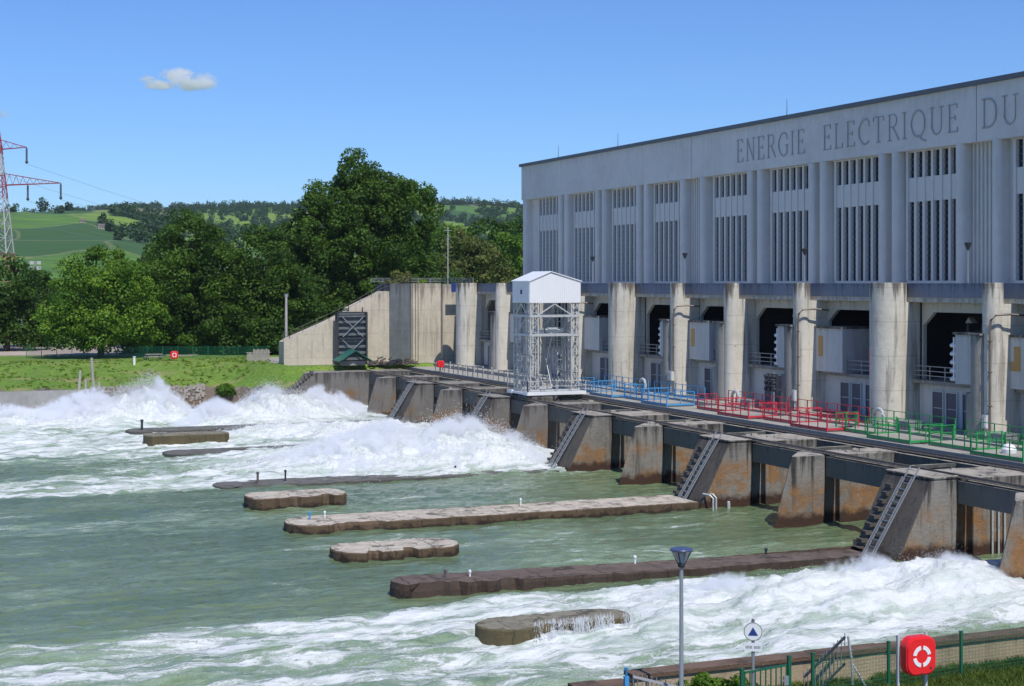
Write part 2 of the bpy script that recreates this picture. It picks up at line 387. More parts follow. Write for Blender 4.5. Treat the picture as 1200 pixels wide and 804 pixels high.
# bays of the lower storey
def rail_run(mb, a, b, h=1.0, n=None, r=.035, mid=2, m=0, ztoe=None):
    a = Vector(a); b = Vector(b); L = (b-a).length; n = n or max(1, round(L/1.6))
    for i in range(n+1):
        p = a.lerp(b, i/n); mb.bar(p, p + Vector((0,0,h)), r*2, m=m)
    for j in range(mid+1):
        z = h*(1 - j/(mid+1)); mb.bar(a + Vector((0,0,z)), b + Vector((0,0,z)), r*1.6, m=m)
for k in range(kmin, kmax):
    ya, yb = KP(k), KP(k+1)
    wa = 1.3 if k % 4 == 0 else .66; wb = 1.3 if (k+1) % 4 == 0 else .66
    ym = (ya + yb)/2
    # header with chamfered corners, jambs, pier walls inside
    mb = MB()
    a, b = ya + wa - .1, yb - wb + .1
    oa, ob = a + .12, b - .15
    mb.prism_x([(a,13.61),(b,13.61),(b,8.1),(ob,8.1),(ob,12.0),(ob-1.2,12.95),(oa+1.2,12.95),(oa,12.0),(oa,8.1),(a,8.1)], 69.3, 69.6)
    mb.build('opening_frame', MAT['cream2'], ST)
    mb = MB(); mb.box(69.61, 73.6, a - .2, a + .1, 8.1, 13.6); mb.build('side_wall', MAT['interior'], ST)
    # dark interior plant: transformer blocks, with small cream triangles above
    mb = MB(); mb.box(71.2, 73.5, ym - 2.6, ym + 2.4, 8.1, 11.0); mb.box(71.6, 73.4, ym - 1.8, ym + 1.5, 11, 11.7)
    for i in range(3): mb.lathe(71.0, ym - 1.6 + i*1.5, [(.2, 8.1), (.2, 11.4), (.08, 12.2)], 10)
    mb.build('transformer', MAT['darkmetal'], ST, smooth=True)
    for y in (ym - 1.9, ym + 1.4):
        mb = MB(); mb.prism_x([(y - .35, 12.2), (y + .35, 12.2), (y, 12.6)], 71.0, 71.5); mb.build('pale_wedge', MAT['cream2'], ST)  # cream triangles set near the top of the opening
    # lower wall and doors
    mb = MB(); mb.box(69.1, 69.8, a, b, 4.96, 7.84); mb.build('lower_wall', MAT['panel'], ST)
    for i, (d0, d1) in enumerate(((-2.8,-1.9),(-1.55,-.45),(.2,1.3),(1.7,2.8))):
        if k % 2 and i == 3: pass
        mb = MB(); mb.box(69.04, 69.09, ym + d0, ym + d1, 5.0, 7.35)
        d = mb.build('door', MAT['door'], ST)
        mb = MB(); mb.box(68.98, 69.085, ym + d0 - .08, ym + d0, 5, 7.42); mb.box(68.98, 69.085, ym + d1, ym + d1 + .08, 5, 7.42); mb.box(68.98, 69.085, ym + d0, ym + d1, 7.35, 7.42)
        for z in (6.2,): mb.box(69.02, 69.036, ym + d0 + .08, ym + d1 - .08, z, z + .05)
        mb.build('door_frame', MAT['panel'], d)
    # gallery railing on the open side next to big (or even) pillar
    if k % 2 == 0: ra, rb = ya + wa, yb - 4.2
    else: ra, rb = ya + 4.9, yb - wb
    mb = MB(); rail_run(mb, (68.65, ra, 8.14), (68.65, rb, 8.14), 1.0, 3); mb.build('gallery_railing', MAT['greyp'], ST)
# protruding pale enclosures on odd pillars
for k in range(-3, kmax, 2):
    y = KP(k)
    for sgn, y0, y1 in ((1, y + 1.55, y + 4.9), (-1, y - 4.2, y - .6)):
        if sgn == 1 and k == kmax: continue
        mb = MB(); mb.box(68.2, 71.2, y0, y1, 8.145, 11.5); mb.box(68.05, 71.3, y0 - .05, y1 + .1, 11.502, 11.66, 1)
        e = mb.build('enclosure', [MAT['panel'], MAT['weather']], ST)
        if sgn == 1:
            mb = MB(); yy = y1 + .02
            for i in range(5):
                z = 8.4 + i*.58; mb.tube([(68.5, yy, z), (68.5, yy + .75, z), (68.8, yy + .8, z + .15)], .14, 8)
            mb.box(68.35, 68.7, yy + .3, yy + .42, 8.3, 11.3)
            mb.build('radiator_edge', MAT['white'], ST, smooth=True)  # radiator comb, its lit edge put in as white colour
        if k in (1, -1, 3, -3):
            mb = MB()
            yc = (y0 + .35) if sgn == 1 else (y1 - .7)
            mb.box(68.185, 68.197, yc - .3, yc + .35, 9.3, 10.9)
            if k in (-1,) : mb.box(68.185, 68.197, yc + .36, yc + 1.0, 9.3, 9.9)
            mb.build('paint_patch', MAT['ochre'], e)
for nm, mt, y0, y1 in (('equipment_cabinet', 'redp', K(1) - 6.6, K(1) - 5.3), ('equipment_cabinet', 'deepblue', K(3) - 6.4, K(3) - 5.2)):
    mb = MB(); mb.box(69.4, 70.2, y0, y1, 8.12, 10.0); mb.box(69.36, 69.4, y0 + .1, y0 + .6, 8.3, 9.8); mb.build(nm, MAT[mt], ST)
mb = MB(); mb.box(69.6, 69.79, K(0) - 8.9, K(0) - 7.7, 11.75, 12.9); mb.build('paint_patch', MAT['ochre'], ST)
# down pipes with a bend at the top
for k in (-3, -1, 1, 3, 5):
    y = KP(k) - .45
    mb = MB(); mb.tube([(68.9, y - .9, 12.9), (67.6, y - .8, 13.0), (66.75, y - .55, 12.95), (66.66, y - .1, 12.6), (66.62, y - .05, 11.8), (66.62, y - .05, 5.0)], .075, 8)
    for z in (7, 9.2, 11.2): mb.box(66.52, 66.75, y - .16, y + .06, z, z + .08)
    mb.build('downpipe', MAT['rail'], ST, smooth=True)
# small boxes bolted to pillars
for k, z, w in ((3, 6.6, .8), (1, 6.2, .4), (-1, 6.0, .4)):
    y = KP(k) - .25
    mb = MB(); mb.box(66.35, 66.64, y - w/2, y + w/2, z - .4, z + .45); mb.box(66.3, 66.35, y - w/2 + .05, y + w/2 - .05, z - .3, z + .35); mb.tube([(66.5, y, z - .4), (66.5, y, 5.1)], .05, 6)
    mb.build('junction_box', MAT['panel'], ST)
# terrace fence at the far end
mb = MB(); rail_run(mb, (68.7, 178.5, 15.0), (68.7, 190, 15.0), .65, 9); rail_run(mb, (59, 190.0, 15), (68.7, 190, 15), .65, 6); mb.build('terrace_railing', MAT['greyp'], ST)

# street lamps on the terrace
def terrace_lamp(x, y, label):
    e = empty('street_lamp', (x, y, 14.02), label, 'street lamp', 'lamps on the powerhouse terrace')
    mb = MB(); mb.lathe(x, y, [(.09, 14.02), (.06, 14.6), (.045, 17.3)], 10); mb.build('pole', MAT['postgrey'], e, smooth=True)
    mb = MB(); mb.lathe(x, y, [(.08, 17.3), (.24, 17.7), (.27, 17.78), (.05, 17.84)], 14); mb.build('lamp_head', MAT['darkmetal'], e, smooth=True)
terrace_lamp(69.4, 85.6, 'grey terrace lamp post before the ribbed wall panel right of the last full window bay')
terrace_lamp(69.4, 105.7, 'small grey terrace lamp post in front of the window bay left of centre lettering')
terrace_lamp(69.4, 125.6, 'small terrace lamp post by the expansion joint left of the engraved words')
terrace_lamp(69.4, 145.5, 'farthest terrace lamp post in front of the second window bay from the hall corner')
# ------------------------------------------------------------------ dam: body, piers, beams, rails, deck
DM = empty('dam', (62, 110, 0), 'long low concrete dam deck carrying two crane rails in front of the powerhouse', 'dam')
mb = MB(); mb.box(60.2, 68.29, 45, 181, -3, 4.25)
for k in range(-4, 8):     # shallow niches: dark gate openings drawn as real recessed blocks between them
    pass
mb.build('dam_body', MAT['damwall'], DM)
mb = MB(); mb.box(61.2, 68.28, 45, 184, 4.254, 4.6); mb.box(64.6, 68.27, 45, 184, 4.6, 4.97); mb.build('deck_slab', MAT['deck'], DM)
for k in range(-4, 8):
    a = K(k) + (2.0 if k % 2 == 0 else 2.3 if k != -3 else 3.0); b = K(k+1) + (-2.0 if (k+1) % 2 == 0 else 0)
    if k == 7: b = 177
    mb = MB(); mb.box(54.75, 55.75, a + .002, b - .002, 2.95, 4.18); mb.build('beam', MAT['beam'], DM)
    mb = MB(); mb.box(59.9, 61.1, a + .002, b - .002, 3.1, 4.24); mb.build('beam', MAT['beam'], DM)
    mb = MB(); mb.box(60.0, 60.19, a + 1.6, b - 1.6, -1, 2.1); mb.build('gate', MAT['darkmetal'], DM)
for x in (55.1, 60.5):
    mb = MB()
    mb.box(x-.28, x+.28, 45, 184, 4.32, 4.36); mb.box(x-.09, x+.09, 45, 184, 4.36, 4.39); mb.box(x-.03, x+.03, 45, 184, 4.39, 4.47); mb.box(x-.05, x+.05, 45, 184, 4.47, 4.5)
    for i in range(170):
        y = 45.4 + i*.8
        mb.box(x-.22, x+.22, y, y+.12, 4.361, 4.385)
    mb.build('crane_rail', MAT['rail'], DM)
# steel cross members / covers seen between the rails
for k in range(-3, 8):
    y = K(k) + 4.6
    mb = MB(); mb.box(55.8, 59.9, y, y + .25, 4.0, 4.2); mb.build('cross_girder', MAT['beam'], DM)

PL = {-4:'concrete river pier with ladder nearest the camera, out at the right edge',
 -3:'leaning sunlit pier cut off by the right edge above the foam',
 -2:'thick stained pier with a ladder at the end of the dark wet guide wall',
 -1:'wedge shaped pier with pale sunlit side below the green railings, alone in calm water',
 0:'thick orange stained pier with white pipes at its foot, beside the long pale guide wall',
 1:'grey wedge shaped pier below the blue railings, left of the pier with white pipes',
 2:'thick grey pier with dark ladder, just right of the big heap of white water',
 3:'pier under the white hoist tower with an orange stain behind the foam',
 4:'dark grey pier with leaning ladder directly left of the white hoist tower',
 5:'dark pier with pale scuffed top, second pier left of the hoist tower',
 6:'small far pier with thin ladder and bright orange moss',
 7:'farthest grey pier, next to the stepped end of the dam'}
for k in range(-4, 8):
    y = K(k); lad = k % 2 == 0
    e = empty('river_pier', (56, y, 0), PL[k], 'pier', 'concrete piers of the dam')
    mt = MAT['pier'] if k < 3 else MAT['pierdark']
    zt = 4.3
    jit = lambda a: a*(random.random()-.5)
    mb = MB()
    if lad:
        y0, y1 = y - 2, y + 2; nb, nt = 50.4, 53.0
        # (x at base, x at top) nose, thick rectangular plan
        mb.prism_y([(nb-.35,-1.5),(54.7,-1.5),(54.7,zt),(nt,zt)], y0, y1)
        mb.box(54.7, 55.8, y0+.55, y1-.55, -1.5, zt-.003)
        mb.box(55.8, 60.19, y0, y1, -1.5, zt)
    else:
        y0, y1 = y, y + 2.3; nb, nt = 50.9, 52.3
        if k == -3: y0, y1, nb, nt = y + .7, y + 3.0, 50.5, 51.9
        # wedge: near side runs to the tip, far side is cut back
        vs = [(nb-.4,y0,-1.5),(nb+.1,y0+.35,-1.5),(nb+3.1,y1,-1.5),(54.7,y1,-1.5),(54.7,y0,-1.5),
              (nt,y0,zt),(nt+.15,y0+.3,zt),(nt+1.9,y1,zt),(54.7,y1,zt),(54.7,y0,zt)]
        mb.add(vs, [(4,3,2,1,0),(5,6,7,8,9),(0,1,6,5),(1,2,7,6),(2,3,8,7),(3,4,9,8),(4,0,5,9)])
        mb.box(54.7, 55.8, y0+.45, y1-.45, -1.5, zt-.003)
        mb.box(55.8, 60.19, y0, y1, -1.5, zt)
    mb.box(nt - .12, 54.75, y0 - .06, y1 + .06, zt + .001, zt + .16) if lad else None
    o = mb.build('body', mt, e, bevel=.07)
    if lad:
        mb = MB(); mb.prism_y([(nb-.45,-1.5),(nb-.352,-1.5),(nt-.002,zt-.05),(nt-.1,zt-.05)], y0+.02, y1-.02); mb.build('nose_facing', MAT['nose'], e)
    # rough remnants and slot on the top
    for i in range(5):
        mb = MB(); xx = 53.5 + random.random()*6; yy = y0 + .3 + random.random()*(y1-y0-.6)
        s_ = .08 + random.random()*.16; mb.box(xx, xx+s_*2, yy, yy+s_, zt, zt+s_*.6); mb.build('loose_rubble', MAT['deck'], e)
    if lad:
        f = lambda t, dx=0: (nb + (nt-nb)*t - .16 + dx, -1.0*0 + .2 + (zt)*t)
        def pt(t, yy, off=0.0):
            return (nb - .15 + (nt - nb + .15)*t - .22 - off, yy, .1 + (zt - .1)*t)
        mb = MB()
        yl, yr = y - .75, y + .05
        for yy in (yl, yr): mb.bar(pt(0, yy), pt(1.13, yy), .07, .07)
        mb.bar(pt(0, yl, .16), pt(1.0, yl, .16), .05); mb.bar(pt(0, yr, .16), pt(1.0, yr, .16), .05)
        for i in range(13): t = .04 + i*.08; mb.bar(pt(t, yl), pt(t, yr), .055)
        
        mb.build('ladder', MAT['greyp'], e)
        mb = MB()
        for i in range(9):
            t = .05 + i*.1; p = pt(t, y + 1.0)
            mb.box(p[0]+.06, p[0]+.5, y + .9, y + 1.4, p[2]-.12, p[2]+.08)
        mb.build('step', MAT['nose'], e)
    if k == 0:
        mb = MB()
        for dy, dx in ((-2.2,0),(-2.5,-.4)):
            mb.tube([(51.4+dx, y+dy+.6, .95),(51.6+dx, y+dy, .92),(51.7+dx, y+dy-.2, .7),(51.7+dx, y+dy-.2, -.6)], .07, 8)
        mb.lathe(52.6, y-2.5, [(.11,-.6),(.11,.4),(.06,.45)], 10)
        mb.build('pipe', MAT['lattice'], e, smooth=True)
    if k == -3 or k == -2:
        mb = MB()
        for i in range(3): mb.tube([(57.0 + i*.42, y0 - .12, 3.9), (57.0 + i*.42, y0 - .12, -.6)], .06, 6)
        mb.build('pipe', MAT['lattice'], e, smooth=True)

# ------------------------------------------------------------------ guide walls in the river
def er(x, s):
    a = np.array([float(x)]); v = float(np.clip(fbm(a*.8, a*0+s, s, 5, .7)[0]*2.2, 0, 1)); return v + .16*random.random()
def outline(x0, x1, y0, y1, nose, tail, rough, seed):
    rg = random.Random(seed); pts = []
    hy = (y1-y0)/2; cy = (y0+y1)/2
    for i in range(19):                      # rounded nose
        t = math.pi/2 + math.pi*i/18
        pts.append((x0 + nose + nose*math.cos(t), cy + hy*math.sin(t)))
    n = int((x1-x0)/.28)
    for i in range(1, n):                   # near side towards the dam
        x = x0 + nose + (x1-x0-nose-(tail or 0))*i/n
        pts.append((x, y0 + rough*er(x, seed)))
    if tail:
        for i in range(7):
            t = -math.pi/2 + math.pi*i/6; pts.append((x1 - tail + tail*math.cos(t), cy + hy*math.sin(t)))
    else: pts += [(x1, y0), (x1, y1)]
    for i in range(n-1, 0, -1):
        x = x0 + nose + (x1-x0-nose-(tail or 0))*i/n
        pts.append((x, y1 - rough*er(x, seed+9)*.7))
    return pts
def guide_wall(k, x0, x1, y0, y1, z, mt, label, nose=1.6, tail=0, rough=.25, notch=(), posts=(), tilt=0):
    e = empty('guide_wall', ((x0+x1)/2, (y0+y1)/2, 0), label, 'guide wall', 'concrete guide walls in the tailrace')
    pts = outline(x0, x1, y0, y1, nose, tail, rough, k+50)
    n = len(pts); cx, cy = (x0+x1)/2, (y0+y1)/2; rg = random.Random(k+99)
    def shr(p, d):
        return (p[0] + (d if p[0] < x0+nose else (-d if tail and p[0] > x1-tail else 0)), p[1] + (d if p[1] < cy else -d))
    mb = MB()
    low = [(p[0], p[1], -1.5) for p in pts]; mid = []
    for p in pts:
        cut = any(a < p[0] < b and p[1] < cy for a, b in notch)
        dd = .35 if cut else 0
        mid.append((p[0], p[1] + dd, z - .035 - rg.random()*.03 - (.1 if cut else 0)))
    top = [(*shr(p, .03 + (.45 if any(a < p[0] < b and p[1] < cy for a, b in notch) else 0) + .05*rg.random()), z + (p[0]-cx)*tilt + rg.random()*.03) for p in pts]
    vs = low + mid + top
    fs = [(i, (i+1)%n, n+(i+1)%n, n+i) for i in range(n)] + [(n+i, n+(i+1)%n, 2*n+(i+1)%n, 2*n+i) for i in range(n)]
    vs.append((cx, cy, z)); 
    fs.append(tuple(range(2*n, 3*n)))
    vs.pop()
    mb.add(vs, fs); mb.build('body', MAT[mt], e)
    for px_, py_, h, r_, mtn in posts:
        mb = MB(); mb.lathe(px_, py_, [(r_, z-.02), (r_, z + h), (r_*1.5, z + h + .02), (r_*1.5, z+h+.12), (r_*.5, z+h+.16)], 10); mb.build('post', MAT[mtn], e, smooth=True)
    return e
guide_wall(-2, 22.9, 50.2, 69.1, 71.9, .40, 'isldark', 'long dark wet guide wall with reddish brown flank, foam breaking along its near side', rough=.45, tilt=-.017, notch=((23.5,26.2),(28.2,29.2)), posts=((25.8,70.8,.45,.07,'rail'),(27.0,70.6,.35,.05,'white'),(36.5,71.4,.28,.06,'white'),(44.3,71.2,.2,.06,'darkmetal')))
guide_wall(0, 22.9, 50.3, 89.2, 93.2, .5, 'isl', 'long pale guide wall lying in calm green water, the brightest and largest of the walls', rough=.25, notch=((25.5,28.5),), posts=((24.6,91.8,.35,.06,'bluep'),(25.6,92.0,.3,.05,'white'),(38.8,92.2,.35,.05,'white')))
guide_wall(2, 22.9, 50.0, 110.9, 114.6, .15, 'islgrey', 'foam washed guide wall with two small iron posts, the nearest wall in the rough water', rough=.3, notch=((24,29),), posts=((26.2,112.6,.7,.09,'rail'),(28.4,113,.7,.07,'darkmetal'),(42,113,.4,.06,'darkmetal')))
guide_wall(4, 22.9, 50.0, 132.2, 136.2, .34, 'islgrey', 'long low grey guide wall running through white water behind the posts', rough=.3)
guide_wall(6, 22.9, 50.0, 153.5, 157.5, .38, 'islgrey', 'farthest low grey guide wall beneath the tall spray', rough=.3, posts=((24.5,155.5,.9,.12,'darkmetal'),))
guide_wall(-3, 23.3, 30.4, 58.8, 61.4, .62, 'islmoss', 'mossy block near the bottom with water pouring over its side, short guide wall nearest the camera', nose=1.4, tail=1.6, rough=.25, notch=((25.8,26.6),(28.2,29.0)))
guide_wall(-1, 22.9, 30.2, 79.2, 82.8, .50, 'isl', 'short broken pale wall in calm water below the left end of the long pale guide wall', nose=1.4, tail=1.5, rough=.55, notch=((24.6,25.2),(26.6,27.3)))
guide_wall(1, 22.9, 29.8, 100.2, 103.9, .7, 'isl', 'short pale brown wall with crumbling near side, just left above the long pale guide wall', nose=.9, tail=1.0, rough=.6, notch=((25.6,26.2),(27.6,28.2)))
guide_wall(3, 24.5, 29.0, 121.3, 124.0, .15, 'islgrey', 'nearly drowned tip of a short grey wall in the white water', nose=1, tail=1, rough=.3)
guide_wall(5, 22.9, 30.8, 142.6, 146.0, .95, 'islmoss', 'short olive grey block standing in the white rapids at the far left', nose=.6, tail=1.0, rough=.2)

# ------------------------------------------------------------------ coloured railed platforms on the deck
def platform(y0, y1, x0, x1, mt, label, group, h=1.0, openback=False):
    e = empty('railed_platform', ((x0+x1)/2, (y0+y1)/2, 4.6), label, 'railing', group)
    mb = MB(); mb.box(x0+.05, x1-.05, y0+.05, y1-.05, 4.62, 4.86); mb.build('platform', MAT['deck'], e)
    mb = MB()
    for a, b in (((x0,y0),(x0,y1)), ((x0,y0),(x1,y0)), ((x0,y1),(x1,y1))) + (() if openback else (((x1,y0),(x1,y1)),)):
        mb.bar((*a, 4.78), (*b, 4.78), .03, .15)
    mb.build('toe_board', MAT[mt], e)
    def posts(a, b):
        a = Vector(a); b = Vector(b); n = max(1, round((b-a).length/1.15))
        for i in range(n+1): yield a.lerp(b, i/n)
    seen = set()
    sides = [((x0,y0,4.62),(x0,y1,4.62)), ((x0,y0,4.62),(x1,y0,4.62)), ((x0,y1,4.62),(x1,y1,4.62))] + ([] if openback else [((x1,y0,4.62),(x1,y1,4.62))])
    for a, b in sides:
        for p in posts(a, b):
            key = (round(p.x, 2), round(p.y, 2))
            if key in seen: continue
            seen.add(key)
            mb = MB(); corner = p in (Vector(a), Vector(b)); mb.bar(p, p + Vector((0,0,h+.25)), .085 if corner else .055); mb.build('post', MAT[mt], e)
    mb = MB()
    for a, b in sides:
        for z in (.75, 1.22): mb.bar(Vector(a)+Vector((0,0,z*h)), Vector(b)+Vector((0,0,z*h)), .04)
    mb.build('rail', MAT[mt], e)
    return e
cols3 = [('greenp','green','green railings on the deck',K(-2)+.5), ('redp','red','red railings on the deck',K(0)-1.0), ('bluep','blue','blue railings on the deck',K(2)+1.2)]
NM = ['nearest to the camera of its colour', 'second of its colour counted from the right', 'third of its colour counted from the right', 'farthest of its colour']
for mt, nm, gr, s0 in cols3:
    for i in range(4):
        y0 = s0 + i*5.4; dx = (0, 1.1, .2, 1.4)[i]
        platform(y0, y0 + 4.6, 61.4 + dx, 64.0 + dx*.4, mt, f'{nm} railed steel platform beside the crane rail, {NM[i]}', gr, 1.0, i % 2 == 1)
for mt, nm, gr, s0 in cols3:
    for i in range(2):
        a_, b_ = s0 + .8 + i*10.4, s0 + 10.0 + i*10.4
        e = empty('deck_railing', (65.6, (a_+b_)/2, 4.97), f'{nm} straight railing at the foot of the pillars, ' + ('nearer' if i == 0 else 'farther') + ' one of two', 'railing', gr)
        for j in range(8): y = a_ + (b_-a_)*j/7; mb = MB(); mb.bar((65.5,y,4.97),(65.5,y,6.1),.06); mb.build('post', MAT[mt], e)
        mb = MB()
        for z in (5.5, 6.1): mb.bar((65.5,a_,z),(65.5,b_,z),.045)
        mb.bar((65.5,a_,5.05),(65.5,b_,5.05),.03,.12); mb.build('rail', MAT[mt], e)
# silver pipe bends standing inside the railings
for x, y, lab in ((65.2, K(2)+13.5, 'silver bent vent pipe behind the far blue railing beside the hoist tower'), (64.9, K(0)+17.8, 'silver bent vent pipe where the red railings meet the blue ones'), (64.9, K(0)-1.6, 'silver bent vent pipe where the green railings meet the red ones')):
    mb = MB(); mb.tube([(x, y, 4.97)] + [(x, y - .55 + .55*math.cos(R(a)), 5.7 + .5*math.sin(R(a))) for a in range(0, 181, 30)] + [(x, y - 1.1, 5.3)], .13, 10)
    tag(mb.build('vent_pipe', MAT['lattice'], smooth=True), lab, 'vent pipe', 'silver vent pipes on the deck')
# white bucket-like cover near the right edge
mb = MB(); mb.lathe(60.9+1.6, K(-2)+3.0, [(.42, 4.87), (.45, 5.1), (.3, 5.35), (.1, 5.42)], 18); tag(mb.build('domed_cover', MAT['white'], smooth=True), 'small white domed cover lying inside the nearest green railing', 'cover')
# grey railings beyond the hoist tower
for i, (a, b, lab) in enumerate(((136, 152, 'thin grey railing on the deck just left of the hoist tower'), (153.5, 172, 'thin grey railing on the far part of the deck near the big far pillar'))):
    e = empty('deck_railing', (61.4, (a+b)/2, 4.6), lab, 'railing', 'grey deck railings')
    mb = MB(); rail_run(mb, (61.4, a, 4.6), (61.4, b, 4.6), 1.1, None, .035, 1); mb.build('rail', MAT['greyp'], e)
    for n_ in range(int((b-a)/2.6)):
        y = a + 1.2 + n_*2.6; mb = MB(); mb.bar((61.7, y, 4.6), (61.7, y, 5.9), .1); mb.build('post', MAT['lattice'], e)
# low kerb and hatch boxes on the deck
for i, y in enumerate((K(1)+4.5, K(-1)+5.2, K(-2)+6.2)):
    mb = MB(); mb.box(65.0, 66.2, y, y + 1.6, 4.972, 5.5); mb.box(64.95, 66.25, y - .05, y + 1.65, 5.502, 5.57)
    for j in range(4): mb.box(64.93, 64.998, y + .2 + j*.35, y + .35 + j*.35, 5.1, 5.4)
    tag(mb.build('steel_cabinet', MAT['greyp']), ['low grey ventilated cabinet behind the blue railings', 'low grey ventilated cabinet behind the red railings', 'low grey ventilated cabinet behind the green railings'][i], 'cabinet', 'low deck cabinets')
# signal lights on a short mast near the red railings
e = empty('signal_mast', (66.0, 104.9, 4.97), 'dark mast with clustered round signal lamps in front of the pillar behind the red railings', 'signal')
mb = MB(); mb.tube([(66, 104.9, 4.97), (66, 104.9, 7.9)], .06, 8); mb.box(65.9, 66.1, 104.8, 105.0, 5.0, 5.3); mb.build('mast', MAT['greyp'], e, smooth=True)
for dy in (-.55, 0, .55):
    for z in (6.6, 7.1, 7.6):
        mb = MB(); mb.box(65.75, 65.95, 104.9 + dy - .17, 104.9 + dy + .17, z - .2, z + .2); mb.tube([(65.74, 104.9 + dy, z), (65.5, 104.9 + dy, z)], .15, 10); mb.build('lamp_housing', MAT['darkmetal'], e, smooth=True)
mb = MB(); mb.bar((65.9, 104.2, 7.1), (65.9, 105.6, 7.1), .08); mb.bar((65.9, 104.2, 6.6), (65.9, 105.6, 6.6), .06); mb.build('bracket', MAT['greyp'], e)

# ------------------------------------------------------------------ hoist tower on the rails
GX0, GX1, GY0, GY1 = 55.2, 60.1, 128.9, 132.8
G = empty('hoist_tower', (57.8, 131, 4.5), 'white lattice hoist tower with a gabled metal cabin on top, standing on the crane rails', 'hoist tower')
mb = MB(); zc, ze, zr = 13.2, 15.2, 16.05; xm = 57.2
X0, X1, Ya, Yb = GX0-.1, GX1+.12, GY0-.1, GY1+.1
mb.prism_y([(X0,zc),(X1,zc),(X1,ze),(xm,zr-.08),(X0,ze)], Ya, Yb)
cab = mb.build('cabin', MAT['white'], G)
mb = MB()
for i in range(24): x = X0 + .12 + i*(X1-X0-.24)/23; zt = ze + (zr-ze)*(1 - abs(x-xm)/((xm-X0) if x < xm else (X1-xm))) - .12; mb.box(x-.025, x+.025, Ya-.03, Ya-.002, zc+.02, zt)
for i in range(18): y = Ya + .15 + i*(Yb-Ya-.3)/17; mb.box(X0-.03, X0-.002, y-.025, y+.025, zc+.02, ze-.05)
mb.build('cladding_rib', MAT['white'], cab)
mb = MB(); 
mb.prism_y([(X0-.12,ze-.06),(X0-.12,ze+.02),(xm,zr+.06),(X1+.12,ze+.02),(X1+.12,ze-.06),(xm,zr-.02)], Ya-.1, Yb+.1); mb.build('roof', MAT['white'], cab)
mb = MB(); mb.box(X0-.06, X0-.035, Ya+1.7, Ya+2.1, 14.0, 14.4); mb.build('vent', MAT['darkmetal'], cab)
def lattice_leg(cx, cy, w, z0, z1, st=.85):
    mb = MB(); c = [(cx-w/2,cy-w/2),(cx+w/2,cy-w/2),(cx+w/2,cy+w/2),(cx-w/2,cy+w/2)]
    for x, y in c: mb.bar((x,y,z0),(x,y,z1), .11)
    n = int((z1-z0)/st)
    for i in range(n):
        za, zb = z0 + (z1-z0)*i/n, z0 + (z1-z0)*(i+1)/n
        for j in range(4):
            a, b = c[j], c[(j+1)%4]
            if i % 2: a, b = b, a
            mb.bar((*a, za), (*b, zb), .055); mb.bar((*c[j], zb), (*c[(j+1)%4], zb), .05)
    return mb
for cx, cy in ((GX0+.4, GY0+.4), (GX1-.4, GY0+.4), (GX0+.4, GY1-.4), (GX1-.4, GY1-.4)): lattice_leg(cx, cy, .75, 5.1, zc).build('lattice_leg', MAT['lattice'], G)
mb = MB()
for z in (5.15, 10.25, 12.0):
    for a, b in (((GX0,GY0),(GX1,GY0)), ((GX0,GY1),(GX1,GY1)), ((GX0,GY0),(GX0,GY1)), ((GX1,GY0),(GX1,GY1))):
        if z == 10.25 and a == (GX0, GY0) and b == (GX0, GY1): pass
        mb.bar((*a, z), (*b, z), .16, .22)
mb.bar((GX0+.8, GY0, 12.1), ((GX0+GX1)/2, GY0, 13.1), .1); mb.bar((GX1-.8, GY0, 12.1), ((GX0+GX1)/2, GY0, 13.1), .1)
mb.bar((GX0, GY0+.6, 12.1), (GX0, 131, 13.1), .1); mb.bar((GX0, GY1-.6, 12.1), (GX0, 131, 13.1), .1)
for y in (GY0, GY1):
    mb.bar((GX0+.8, y, 5.3), ((GX0+GX1)/2, y, 10.1), .07) if y == GY1 else None
    mb.bar((GX1-.8, y, 5.3), ((GX0+GX1)/2, y, 10.1), .07) if y == GY1 else None
for z0, z1 in ((5.3, 10.1), (10.3, 12.0)):
    for x in (GX0, GX1, (GX0+GX1)/2):
        mb.bar((x, GY0+.7, z0), (x, GY1-.7, z1), .07); mb.bar((x, GY1-.7, z0), (x, GY0+.7, z1), .07)
for z in (6.7, 8.3):
    for a, b in (((GX0,GY0),(GX0,GY1)), ((GX1,GY0),(GX1,GY1)), ((GX0,GY1),(GX1,GY1))): mb.bar((*a, z), (*b, z), .07)
for x in (GX0+1.6, GX0+2.4, GX1-1.5): mb.bar((x, GY1-.2, 5.2), (x, GY1-.2, 12), .06)
mb.bar((GX0-.3, GY0-.2, 9.4), (GX0+1.4, GY0-.2, 5.2), .05)
mb.build('bracing', MAT['lattice'], G)
mb = MB(); mb.box(GX0+.8, GX1-.8, GY0+.5, GY1-.5, 10.3, 10.36); mb.box(GX0+2.2, GX0+3.2, GY0+1, GY0+2.2, 10.37, 10.9); mb.box(GX0+1.2, GX0+1.8, GY0+1, GY0+1.6, 10.37, 10.8); mb.tube([(GX0+2, GY0+1.2, 10.6), (GX0+3.8, GY0+1.2, 10.6)], .2, 10); mb.build('machinery_platform', MAT['lattice'], G)
mb = MB()
for x, y in ((GX0+2.0, 131.4), (GX0+3.4, 131.9), (GX0+2.7, 130.6)): mb.tube([(x, y, 13.1), (x, y, 5.3)], .035, 6)
mb.bar((GX0+1.6, 132.3, 5.2), (GX0+1.6, 132.3, 12), .05); mb.bar((GX0+2.1, 132.3, 5.2), (GX0+2.1, 132.3, 12), .05)
for i in range(20): mb.bar((GX0+1.6, 132.3, 5.4+i*.33), (GX0+2.1, 132.3, 5.4+i*.33), .04)
mb.build('cable_and_ladder', MAT['greyp'], G)
